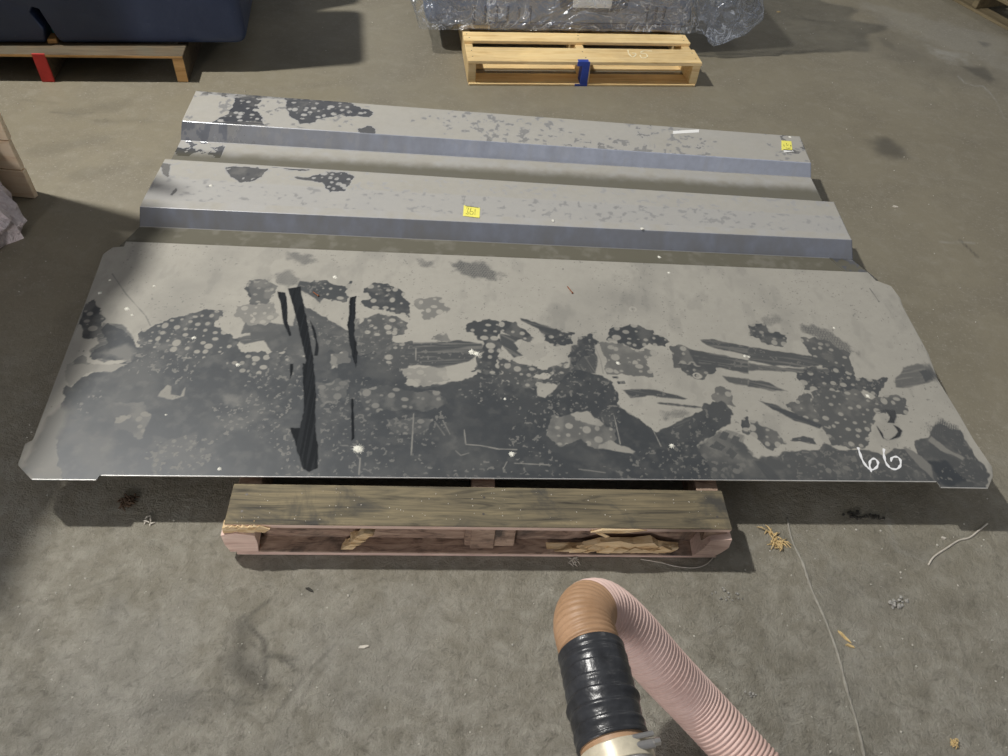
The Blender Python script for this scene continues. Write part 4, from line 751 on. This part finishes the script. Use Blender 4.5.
def foot_tank():
    'two bodies of one tank meet above the notch: profile swept along depth with rounded edges'
    me = []
    bm = bmesh.new(); rounded_box(bm, -2.3, 0.0, 0.0, 0.47, 0.0, 0.95, 0.045, 6)
    o = bm_obj('plastic_tank', bm, M['navy'])
    # cut the notch with a real wedge
    cb_ = bmesh.new(); q = [(-0.812, -0.02), (-0.785, 0.07), (-0.815, 0.135), (-0.800, 0.155), (-0.776, 0.148), (-0.738, 0.0), (-0.738, -0.02)]
    a = [cb_.verts.new((x, -0.1, z)) for x, z in q]; b = [cb_.verts.new((x, 0.6, z)) for x, z in q]; cb_.faces.new(a); cb_.faces.new(b[::-1])
    for i in range(len(q)): cb_.faces.new((a[i], b[i], b[(i + 1) % len(q)], a[(i + 1) % len(q)]))
    c = bm_obj('cutter', cb_, M['navy']); md = o.modifiers.new('notch', 'BOOLEAN'); md.operation = 'DIFFERENCE'; md.object = c; md.solver = 'EXACT'
    bv = o.modifiers.new('soft', 'BEVEL'); bv.width = 0.006; bv.segments = 3; bv.limit_method = 'ANGLE'; bv.angle_limit = R(40)
    dg = bpy.context.evaluated_depsgraph_get(); me = bpy.data.meshes.new_from_object(o.evaluated_get(dg)); o.modifiers.clear(); o.data = me; bpy.data.objects.remove(c)
    for p in me.polygons: p.use_smooth = True
    if hasattr(me, 'set_sharp_from_angle'): me.set_sharp_from_angle(angle=R(35))
    return o
o = foot_tank(); o.location = (tk[0], tk[1], 0.1182); o.rotation_euler = (0, 0, ty); tag(o, 'dark navy plastic tank on the aged pallet, with a notch in its bottom edge', 'tank')
bm = bmesh.new(); rounded_box(bm, -2.3, 0.0, 0.0, 0.62, 0.0, 0.93, 0.045, 6); o = bm_obj('plastic_tank', bm, M['navy'], None, True)
o.location = (tk[0] - 0.53 * math.sin(ty), tk[1] + 0.53 * math.cos(ty), 0.1182); o.rotation_euler = (0, 0, ty); tag(o, 'second dark navy tank standing behind the notched one', 'tank')
def tkp(u, v): return (tk[0] + u * math.cos(ty) - v * math.sin(ty), tk[1] + u * math.sin(ty) + v * math.cos(ty))
o = plank('orange_block', (-0.018, 0.018, -0.03, 0.03, 0, 0.02), M['orange_pine'], None, cut=()); o.location = (*tkp(-0.778, 0.05), 0.1182); o.rotation_euler = (0, 0, ty); tag(o, 'small orange wood block inside the notch of the navy tank', 'block')
o = plank('teal_strap', (-0.022, 0.022, -0.01, 0.01, 0, 0.034), M['teal'], None); o.location = (*tkp(-0.778, 0.12), 0.1182); o.rotation_euler = (0, 0, ty); tag(o, 'teal plastic piece glimpsed behind the orange block in the notch', 'strap')

# ------------------------------------------------------------------ shrink wrapped moulded crate
t = NT('blue grey moulded plastic'); c = t.coord(); n1 = t.noise(9, 4, 0.6, c)
M['bluegrey'] = t.out(t.ramp(n1, [(0.3, (0.20, 0.24, 0.33)), (0.7, (0.27, 0.32, 0.42))]), 0.5, 0.0, t.bump(n1, 0.2, 0.01))
M['bluedark'] = simple('dark blue grey recess', (0.085, 0.10, 0.145), 0.6)
CL = (-0.515, 3.515, 0.1135)
rc = empty('moulded_crate', CL, R(11.2), 'blue grey moulded plastic crate with ribs and a white plate, on the pine pallet', 'crate')
bm = bmesh.new(); rounded_box(bm, 0.0, 1.27, 0.0, 0.85, 0.0, 0.62, 0.05, 6); bm_obj('crate_body', bm, M['bluegrey'], rc, True)
plank('bottom_rail', (0.30, 1.22, -0.010, 0.05, 0.004, 0.030), M['bluedark'], rc, bev=0.004)
for k in range(6): plank('rib', (0.215 + 0.052 * k, 0.228 + 0.052 * k, -0.006, 0.02, 0.022, 0.105), M['bluedark'], rc, bev=0.003)
for k in range(3): plank('rib', (1.03 + 0.042 * k, 1.044 + 0.042 * k, -0.006, 0.02, 0.04, 0.11), M['bluedark'], rc, bev=0.003)
def frame_poly(q, y0, y1, mat, name):
    bm = bmesh.new(); a = [bm.verts.new((x, y0, z)) for x, z in q]; b = [bm.verts.new((x, y1, z)) for x, z in q]; bm.faces.new(a); bm.faces.new(b[::-1])
    for i in range(len(q)): bm.faces.new((a[i], a[(i + 1) % len(q)], b[(i + 1) % len(q)], b[i]))
    bm_obj(name, bm, mat, rc)
frame_poly([(0.60, 0.100), (0.65, 0.076), (0.90, 0.076), (0.95, 0.105), (0.97, 0.30), (0.57, 0.30)], -0.010, 0.03, M['bluegrey'], 'raised_frame')
frame_poly([(0.618, 0.106), (0.656, 0.086), (0.893, 0.086), (0.935, 0.110), (0.955, 0.29), (0.588, 0.29)], -0.0115, -0.009, M['bluedark'], 'recessed_field')
plank('white_plate', (0.675, 0.858, -0.0155, -0.0115, 0.106, 0.26), M['paper'], rc, bev=0.001)
# clear film: ridged crumpled hull around the crate, with a loose bag of it at the right
t = NT('clear crumpled film'); c = t.coord(); N_ = t.noise(4.2, 4, 0.55, c, 2.2); N2 = t.noise(13, 3, 0.5, c, 1.2)
rd = t.math('ABSOLUTE', t.math('SUBTRACT', N_, 0.5)); rd2 = t.math('ABSOLUTE', t.math('SUBTRACT', N2, 0.5))
hh = t.math('ADD', t.math('MULTIPLY', rd, 3.0), t.math('MULTIPLY', rd2, 1.2)); nb = t.bump(hh, 1.0, 0.03)
gl = t.n('ShaderNodeBsdfGlossy'); gl.inputs['Roughness'].default_value = 0.22; t.l(nb, gl.inputs['Normal']); gl.inputs['Color'].default_value = (0.95, 0.97, 1, 1)
tr = t.n('ShaderNodeBsdfTransparent'); tr.inputs['Color'].default_value = (0.93, 0.95, 0.98, 1); df = t.n('ShaderNodeBsdfDiffuse'); df.inputs['Color'].default_value = (0.80, 0.86, 0.97, 1); t.l(nb, df.inputs['Normal'])
lw = t.n('ShaderNodeLayerWeight'); lw.inputs['Blend'].default_value = 0.35; t.l(nb, lw.inputs['Normal'])
m1 = t.n('ShaderNodeMixShader'); t.l(t.math('ADD', t.math('MULTIPLY', lw.outputs['Facing'], 0.40), 0.06), m1.inputs[0]); t.l(tr.outputs[0], m1.inputs[1]); t.l(gl.outputs[0], m1.inputs[2])
m2 = t.n('ShaderNodeMixShader'); t.l(t.math('ADD', t.rng(rd, 0.0, 0.016, 0.55, 0.10), t.math('MULTIPLY', t.rng(rd2, 0.0, 0.022, 0.40, 0.0), t.rng(N_, 0.46, 0.58, 0.0, 1.0))), m2.inputs[0]); t.l(m1.outputs[0], m2.inputs[1]); t.l(df.outputs[0], m2.inputs[2])  # white diffuse on the creases paints in specular streaks
t.l(m2.outputs[0], t.N['Material Output'].inputs['Surface']); M['film'] = t.m
from mathutils import noise as mn
bm = bmesh.new(); NU, NZ = 260, 60; rings = []
for j in range(NZ + 1):
    s_ = j / NZ; z = 0.004 + 0.66 * s_; ring = []
    for i in range(NU):
        a = 2 * math.pi * i / NU; cx_, cy_ = math.cos(a), math.sin(a); p_ = 0.16
        hx, hy = 0.662, 0.448
        x = math.copysign(abs(cx_) ** p_, cx_) if abs(cx_) > 1e-6 else 0; yv = math.copysign(abs(cy_) ** p_, cy_) if abs(cy_) > 1e-6 else 0
        nr2 = max(abs(cx_), abs(cy_)); x = cx_ / nr2; yv = cy_ / nr2
        bx = 0.635 + x * hx; by = 0.425 + yv * hy
        bag = max(0.0, x - 0.55) / 0.45 * (0.05 + 0.95 * math.exp(-((yv + 0.35) / 0.9) ** 2)); left = max(0.0, -x - 0.6) / 0.4
        low = 1 - math.exp(-max(0, z - 0.0) / 0.05)
        bx += bag * (0.40 * min(1, z / 0.09 + 0.35)) * (0.75 + 0.5 * mn.noise(Vector((yv * 3, z * 4, 1)))) ; bx -= left * 0.16 * s_
        nz_ = mn.noise(Vector((bx * 7, by * 7, z * 9))); rg = 1 - abs(mn.noise(Vector((bx * 13, by * 13, z * 16 + 4)))) * 2
        am = 0.007 + 0.035 * bag + 0.01 * s_
        off = max(0.0, min(1.0, (bx - 1.30) / 0.08)); zz = z - 0.070 * off * max(0, 1 - max(0, z - 0.1) / 0.3)
        bx += (nz_ * am + rg * am * 0.5) * (x if abs(x) > 0.9 else 0.2); by += (nz_ * am + rg * am * 0.6) * (yv if abs(yv) > 0.9 else 0.2)
        ring.append(bm.verts.new((bx, by, max(zz + 0.006 * rg * bag, -0.10 if off > 0.5 else 0.003))))
    rings.append(ring)
for r0, r1 in zip(rings[:-1], rings[1:]):
    for i in range(NU): bm.faces.new((r0[i], r0[(i + 1) % NU], r1[(i + 1) % NU], r1[i]))
bm.faces.new(rings[-1])
o = bm_obj('shrink_wrap', bm, M['film'], None, True); o.location = CL; o.rotation_euler = (0, 0, R(11.2)); tag(o, 'clear crumpled plastic wrap around the moulded crate, bulging at the right', 'plastic wrap')
# faint chalk writing on the pine pallet board
for q in ([(0.420,3.487),(0.423,3.447),(0.440,3.420),(0.456,3.454),(0.438,3.460)], [(0.474,3.447),(0.481,3.419),(0.505,3.434),(0.502,3.464),(0.479,3.469),(0.490,3.492),(0.531,3.501)]):
    c2 = [p for p in q]; o = stroke(c2, 0.1138, 0.0035, M['chalkfaint'], 'chalk_mark', 0.0004); o.parent = p3; bpy.context.view_layer.update(); o.matrix_parent_inverse = p3.matrix_world.inverted()

# ------------------------------------------------------------------ timber stack at the left edge
ts = empty('timber_panel', (-1.674, 2.118, 0), R(0.5), 'upright panel of pale sawn boards at the left edge, cut by the frame', 'boards')
for k in range(15):
    z0 = 0.002 + k * 0.112; plank('board', (-0.75, 0.0 - 0.003 * (k % 2), 0.0, 0.022, z0, z0 + 0.108), [M['palewood'], M['palewood']], ts)
plank('upright', (-0.74, -0.68, 0.024, 0.05, 0, 1.66), M['palewood'], ts); plank('upright', (-0.10, -0.04, 0.024, 0.05, 0, 1.66), M['palewood'], ts)
t = NT('torn pinkish wrapping'); c = t.coord(); n1 = t.noise(30, 5, 0.6, c, 1.5)
M['wrap'] = t.out(t.ramp(n1, [(0.3, (0.66, 0.56, 0.56)), (0.6, (0.86, 0.78, 0.78))]), 0.5, 0.0, t.bump(n1, 0.8, 0.02))
bm = bmesh.new(); bmesh.ops.create_cube(bm, size=1.0); bmesh.ops.subdivide_edges(bm, edges=bm.edges[:], cuts=40, use_grid_fill=True)
for v in bm.verts:
    p = v.co.copy(); x, y, z = p.x * 0.60, p.y * 0.83, (p.z + 0.5) * 1.75
    g_ = max(0.0, 1 - abs(z - 0.06) / 0.13) * max(0.0, 1 - abs(y - 0.24) / 0.15) * (p.x > 0.3)
    rg = 1 - 2 * abs(mn.noise(Vector((x * 9, y * 9, z * 9)))); r2 = mn.noise(Vector((x * 25, y * 25, z * 25)))
    x += (0.014 * rg + 0.006 * r2) * (1 if p.x > 0 else -1) + g_ ** 0.6 * 0.150 * (0.8 + 0.35 * rg); y += 0.010 * rg * (abs(p.y) > 0.45) * math.copysign(1, p.y) * 0.5 + 0.012 * r2
    v.co = Vector((x, y, max(0.0, z + (0.01 * r2 if p.z > -0.49 else 0))))
o = bm_obj('wrapped_bundle', bm, M['wrap']); o.location = (-2.035, 1.655, 0); tag(o, 'tall bundle in crumpled pale pink wrapping in front of the pale boards', 'bundle')

# ------------------------------------------------------------------ pallet at the far right corner
pr = pallet((2.217, 5.244, 0), R(-64.5), 'dim olive timber pallet cut by the upper right corner of the picture', 1.2, 1.0, 0.12, M['olivewood'], M['olivewood'],
       [(0.0, 0.10), (0.16, 0.25), (0.33, 0.42), (0.5, 0.6), (0.7, 0.8), (0.9, 1.0)], [(0.0, 0.1), (0.45, 0.55), (0.9, 1.0)])

# ------------------------------------------------------------------ duct hose
path = [[(0.253,0.242,0.440)][0], [(0.232,0.315,0.440)][0], [(0.212,0.386,0.435)][0], [(0.200,0.442,0.430)][0], [(0.188,0.509,0.420)][0], [(0.176,0.574,0.400)][0], [(0.189,0.619,0.370)][0], [(0.222,0.639,0.335)][0], [(0.276,0.631,0.280)][0], [(0.361,0.599,0.190)][0], [(0.444,0.567,0.110)][0], [(0.549,0.492,0.056)][0], [(0.635,0.403,0.054)][0], [(0.740,0.293,0.053)][0]]
cl_ = catmull(path, 60); seg = [0.0]
for a, b in zip(cl_[:-1], cl_[1:]): seg.append(seg[-1] + (b - a).length)
SL = seg[-1]; seg = np.array(seg); C3 = np.array([tuple(p) for p in cl_])
def at_s(s): return Vector([float(np.interp(s, seg, C3[:, i])) for i in range(3)])
def s_near(px):  # arc length of the k-th control point
    return float(seg[min(px * 60, len(seg) - 1)])
HR = 0.052
def hose_mesh(name, s0, s1, rfun, mat, parent, step=0.0016, nseg=48, attr=None):
    ns = int((s1 - s0) / step); bm = bmesh.new(); rings = []; prev = None
    for i in range(ns + 1):
        s = s0 + (s1 - s0) * i / ns; p = at_s(s); t_ = (at_s(min(s + 0.012, SL)) - at_s(max(s - 0.012, 0))).normalized()
        a = t_.cross(Vector((0, 0, 1))).normalized() if prev is None else (prev - t_ * prev.dot(t_)).normalized(); prev = a; b = t_.cross(a)
        rings.append([bm.verts.new(p + (a * math.cos(2 * math.pi * k / nseg) + b * math.sin(2 * math.pi * k / nseg)) * rfun(s, 2 * math.pi * k / nseg)) for k in range(nseg)])
    for r0, r1 in zip(rings[:-1], rings[1:]):
        for k in range(nseg): bm.faces.new((r0[k], r0[(k + 1) % nseg], r1[(k + 1) % nseg], r1[k]))
    bm.faces.new(rings[0][::-1]); bm.faces.new(rings[-1])
    return bm_obj(name, bm, mat, parent, True)
def hosemat(name, a, b, rough):
    t = NT(name); c = t.coord(); n1 = t.noise(11, 5, 0.6, c); n2 = t.noise(90, 4, 0.65, c)
    cl = t.ramp(n1, [(0.3, a), (0.7, b)]); cl = t.mix(t.rng(n2, 0.5, 0.75, 0, 0.3), cl, tuple(x * 1.25 for x in b))
    return t.out(cl, rough, 0.0, t.bump(n2, 0.2, 0.002))
M['pinkhose'] = hosemat('lit pink duct plastic', (0.66, 0.46, 0.40), (0.78, 0.58, 0.52), 0.5); M['shadehose'] = hosemat('shaded tan duct plastic', (0.36, 0.21, 0.11), (0.48, 0.30, 0.18), 0.5)  # tan is a darker copy of the pink plastic, shade put in colour
t = NT('black wrapped tape'); c = t.coord(); n1 = t.noise(30, 4, 0.6, c); M['tape'] = t.out(t.ramp(n1, [(0.3, (0.018, 0.019, 0.022)), (0.75, (0.05, 0.053, 0.06))]), 0.30, 0.0, t.bump(n1, 0.4, 0.006))
hr = empty('duct_hose', tuple(at_s(SL) * 1.0)[:2] + (0.0,), 0, 'corrugated pink duct hose with black tape rising from the bottom edge', 'hose')
hr.location = (0, 0, 0)
pitch = 0.0105
sA = s_near(2) - 0.010; sB = s_near(4) + 0.012; sC = s_near(6) + 0.003
cor = lambda s, a: HR - 0.0032 + 0.0036 * abs(math.sin(math.pi * s / pitch)) ** 0.7
corp = lambda s, a: HR - 0.0022 + 0.0056 * (abs(math.sin(math.pi * s / pitch)) ** 0.7 - 0.5)
h1 = hose_mesh('hose_section', sB - 0.02, sC, cor, M['shadehose'], hr); h1['label'] = 'corrugated bend of the hose, in the shaded tan tone'
h2 = hose_mesh('hose_section', sC, SL, corp, M['pinkhose'], hr); h2['label'] = 'pink corrugated hose'
rt_ = random.Random(3); ridge = [(rt_.uniform(0, 0.25), rt_.uniform(0.0008, 0.0022), rt_.uniform(0, 6.28)) for _ in range(14)]
def tape_r(s, a):
    r = HR + 0.0018; u = (s - sA) + 0.006 * math.sin(a) + 0.0015 * math.sin(3 * a)
    r += 0.0022 * ((u / 0.021) % 1.0)
    for p_, h_, ph in ridge: r += h_ * math.exp(-((u - p_) / 0.0035) ** 2) * (0.5 + 0.5 * math.sin(a * 2 + ph))
    return r
hose_mesh('tape_wrap', sA, sB, tape_r, M['tape'], hr, step=0.0014)
hose_mesh('hose_cuff', s_near(0), sA + 0.01, lambda s, a: HR - 0.001, M['shadehose'], hr)
s1 = sA - 0.020; M['steelband'] = simple('pale worn band', (0.66, 0.60, 0.46), 0.4, 0.2, var=0.2, sc=40)
hose_mesh('band', s1 - 0.016, s1 + 0.010, lambda s, a: HR + 0.003, M['steelband'], hr)
clp = hose_mesh('hose_clamp', s1 - 0.045, s1 - 0.016, lambda s, a: HR + 0.0035 + 0.0006 * math.sin(s * 900), M['chrome'], hr)
pc = at_s(s1 - 0.004); tt_ = (at_s(s1 + 0.01) - at_s(s1 - 0.02)).normalized(); sdv = tt_.cross(Vector((0, 0, 1))).normalized(); upv = sdv.cross(tt_)
base = pc + (sdv * 0.55 + upv * 0.83) * (HR + 0.006)
bm = bmesh.new(); tube_bm(bm, [base - upv * 0.004 + sdv * q * 0.01 for q in (-1.6, 1.6)], 0.007, 14); tube_bm(bm, [base + sdv * q for q in (0.014, 0.024)], 0.0055, 6); tube_bm(bm, [base + tt_ * 0.012 + sdv * q for q in (-0.018, 0.018)], 0.004, 10)
bm_obj('clamp_screw', bm, M['chrome'], hr)

# ------------------------------------------------------------------ litter on the floor
def strand(pts, rad, mat, name, label, cat, group=None):
    bm = bmesh.new(); q = catmull([Vector(p) for p in pts], 8); tube_bm(bm, [p + Vector((0, 0, 0)) for p in q], rad, 6)
    o = bm_obj(name, bm, mat, None, True); c_ = Vector(q[0]); recentre(o, Vector((c_.x, c_.y, 0))); return tag(o, label, cat, group)
Z3 = lambda pts, z: [(p[0], p[1], z) for p in pts]
strand(Z3([(1.089,1.005),(1.111,1.030),(1.154,1.060),(1.190,1.084),(1.222,1.096),(1.254,1.120),(1.286,1.145)], 0.002), 0.0022, M['palestraw'], 'plastic_strand', 'pale curved strand on the floor below the right end of the front panel', 'strand')
strand([(*p, z) for p, z in zip([(0.370,0.942),(0.418,0.939),(0.456,0.933),(0.500,0.934),(0.530,0.946),(0.553,0.970)], (0.004, 0.003, 0.002, 0.002, 0.003, 0.004))], 0.0012, M['palestraw'], 'string', 'thin white string looping in front of the weathered pallet', 'string')
def tuft(x, y, n_, L, mat, seed, label, cat='straw', group=None, rad=0.0014, name='straw_clump'):
    rs = random.Random(seed); bm = bmesh.new()
    for i in range(n_):
        a = rs.uniform(0, 6.28); x0, y0 = rs.gauss(0, L * .35), rs.gauss(0, L * .28); l_ = rs.uniform(.3, 1) * L; z0 = rs.uniform(rad, 0.007)
        tube_bm(bm, [(x0, y0, z0), (x0 + math.cos(a) * l_ / 2, y0 + math.sin(a) * l_ / 2, z0 + rs.uniform(0, .004)), (x0 + math.cos(a) * l_, y0 + math.sin(a) * l_, rad)], [rad, rad * 1.3, rad * .4], 5)
    o = bm_obj(name, bm, mat); o.location = (x, y, 0); return tag(o, label, cat, group)
q = [(0.715,1.029)][0]; tuft(q[0], q[1], 46, 0.026, M['straw'], 1, 'yellow clump of wood shreds on the floor beside the raised seam'); 
q = [(0.699,1.053)][0]; tuft(q[0], q[1], 6, 0.02, M['straw'], 2, 'few yellow wood shreds just above the larger yellow clump')
q = [(1.011,0.582)][0]; tuft(q[0], q[1], 16, 0.013, M['straw'], 3, 'small yellow wood shred near the lower right corner')
q = [(0.207,0.919)][0]; tuft(q[0], q[1], 16, 0.018, M['palestraw'], 4, 'tangle of pale fibres on the floor under the middle of the weathered pallet', 'fibres', rad=0.001, name='fibre_tangle')
q = [(-0.884,0.966)][0]; tuft(q[0], q[1], 70, 0.020, simple('brown matted dirt', (0.10, 0.065, 0.04), 0.9, var=0.4), 5, 'dark brown matted debris in the shadow under the left end of the front panel', 'debris', rad=0.0020, name='dark_debris')
q = [(-0.812,0.920)][0]; tuft(q[0], q[1], 6, 0.02, M['palestraw'], 6, 'small pale shreds at the shadow edge left of the weathered pallet', 'fibres', rad=0.0016, name='fibre_tangle')
def crumbs(x, y, n_, sp, r, mat, seed, label, name='dirt_clump'):
    rs = random.Random(seed); bm = bmesh.new()
    for i in range(n_):
        px, py = rs.gauss(0, sp), rs.gauss(0, sp * .5); r_ = r * rs.uniform(.5, 1.3)
        g = bmesh.ops.create_icosphere(bm, subdivisions=1, radius=r_, matrix=Matrix.Translation((px, py, r_ * .4)))
        for v in g['verts']: v.co += Vector((rs.uniform(-.3, .3), rs.uniform(-.3, .3), rs.uniform(-.3, .2))) * r_; v.co.z = max(v.co.z, 0.0002)
    o = bm_obj(name, bm, mat); o.location = (x, y, 0); return tag(o, label, 'dirt')
q = [(0.935,1.130)][0]; crumbs(q[0], q[1], 22, 0.010, 0.004, M['gritdark'], 1, 'left of two dark dirt clumps at the shadow edge of the front panel')
q = [(0.988,1.132)][0]; crumbs(q[0], q[1], 18, 0.008, 0.004, M['gritdark'], 2, 'right of two dark dirt clumps at the shadow edge of the front panel')
q = [(0.985,0.891)][0]; crumbs(q[0], q[1], 14, 0.014, 0.0055, M['grit'], 3, 'row of grey concrete crumbs at the right, below the pale strand')
q = [(0.597,0.642)][0]; crumbs(q[0], q[1], 12, 0.006, 0.003, M['grit'], 4, 'tiny grey crumb cluster right of the pink hose')
q = [(0.574,0.869)][0]; crumbs(q[0], q[1], 16, 0.016, 0.003, M['grit'], 5, 'line of grey crumbs between the seam and the weathered pallet')
for (px, L, wd, an, lb) in [([(0.831,0.795)], 0.035, 0.006, -0.9, 'brown wood chip on the floor right of the seam'), ([(0.840,0.774)], 0.02, 0.005, -0.3, 'smaller brown chip just below the brown wood chip'),
                            ([(1.153,1.088)], 0.014, 0.005, 0.0, 'tiny white chip beside the pale strand'), ([(-0.247,0.665)], 0.022, 0.006, 0.2, 'pale chip on the floor left of the hose'), ([(-0.394,0.784)], 0.02, 0.005, -0.4, 'dark chip below the left end of the weathered pallet'),
                            ([(1.447,2.587)], 0.02, 0.006, -0.2, 'grey flake on the floor right of the channels'), ([(1.307,4.406)], 0.022, 0.008, 0.2, 'small brown scrap on the floor beyond the plastic wrap')]:
    o = chip(px[0][0], px[0][1], 0, L, wd, an, M['straw'] if 'brown' in lb else (M['gritdark'] if 'dark' in lb else M['palestraw']), len(lb), 'floor_chip'); tag(o, lb, 'chip')
# scattered specks of white grit: nobody could count them
rs = random.Random(5); bm = bmesh.new()
BLK = [(0.0, 1.55, 0.75, 0.75), (0.1, 2.4, 0.9, 0.5), (0.15, 3.9, 0.8, 0.8), (-2.1, 3.5, 0.8, 0.75), (-2.1, 1.5, 0.5, 0.75), (2.8, 4.8, 0.6, 0.6)]
for i in range(620):
    x = rs.uniform(-2.4, 2.8); y = 0.3 + 4.3 * rs.random() ** 1.3
    if any(abs(x - a) < w_ and abs(y - b) < h_ for a, b, w_, h_ in BLK): continue
    r_ = rs.uniform(0.0007, 0.0021) * (1 + 0.12 * y)
    g = bmesh.ops.create_icosphere(bm, subdivisions=1, radius=r_, matrix=Matrix.Translation((x, y, r_ * .5)))
rs = random.Random(9)
for i in range(420):
    x = rs.uniform(-1.3, 1.9); y = 0.25 + 0.9 * rs.random()
    if -0.62 < x < 0.62 and y > 0.84: continue
    r_ = rs.uniform(0.001, 0.003)
    g = bmesh.ops.create_icosphere(bm, subdivisions=1, radius=r_, matrix=Matrix.Translation((x, y, r_ * .2)))
    for v in g['verts']: v.co += Vector((rs.uniform(-.4, .4), rs.uniform(-.4, .4), 0)) * r_
o = bm_obj('floor_grit', bm, simple('pale grit', (0.50, 0.48, 0.42), 0.85, var=0.3, sc=3)); tag(o, 'fine pale grit scattered over the concrete floor', 'grit', None, 'stuff')
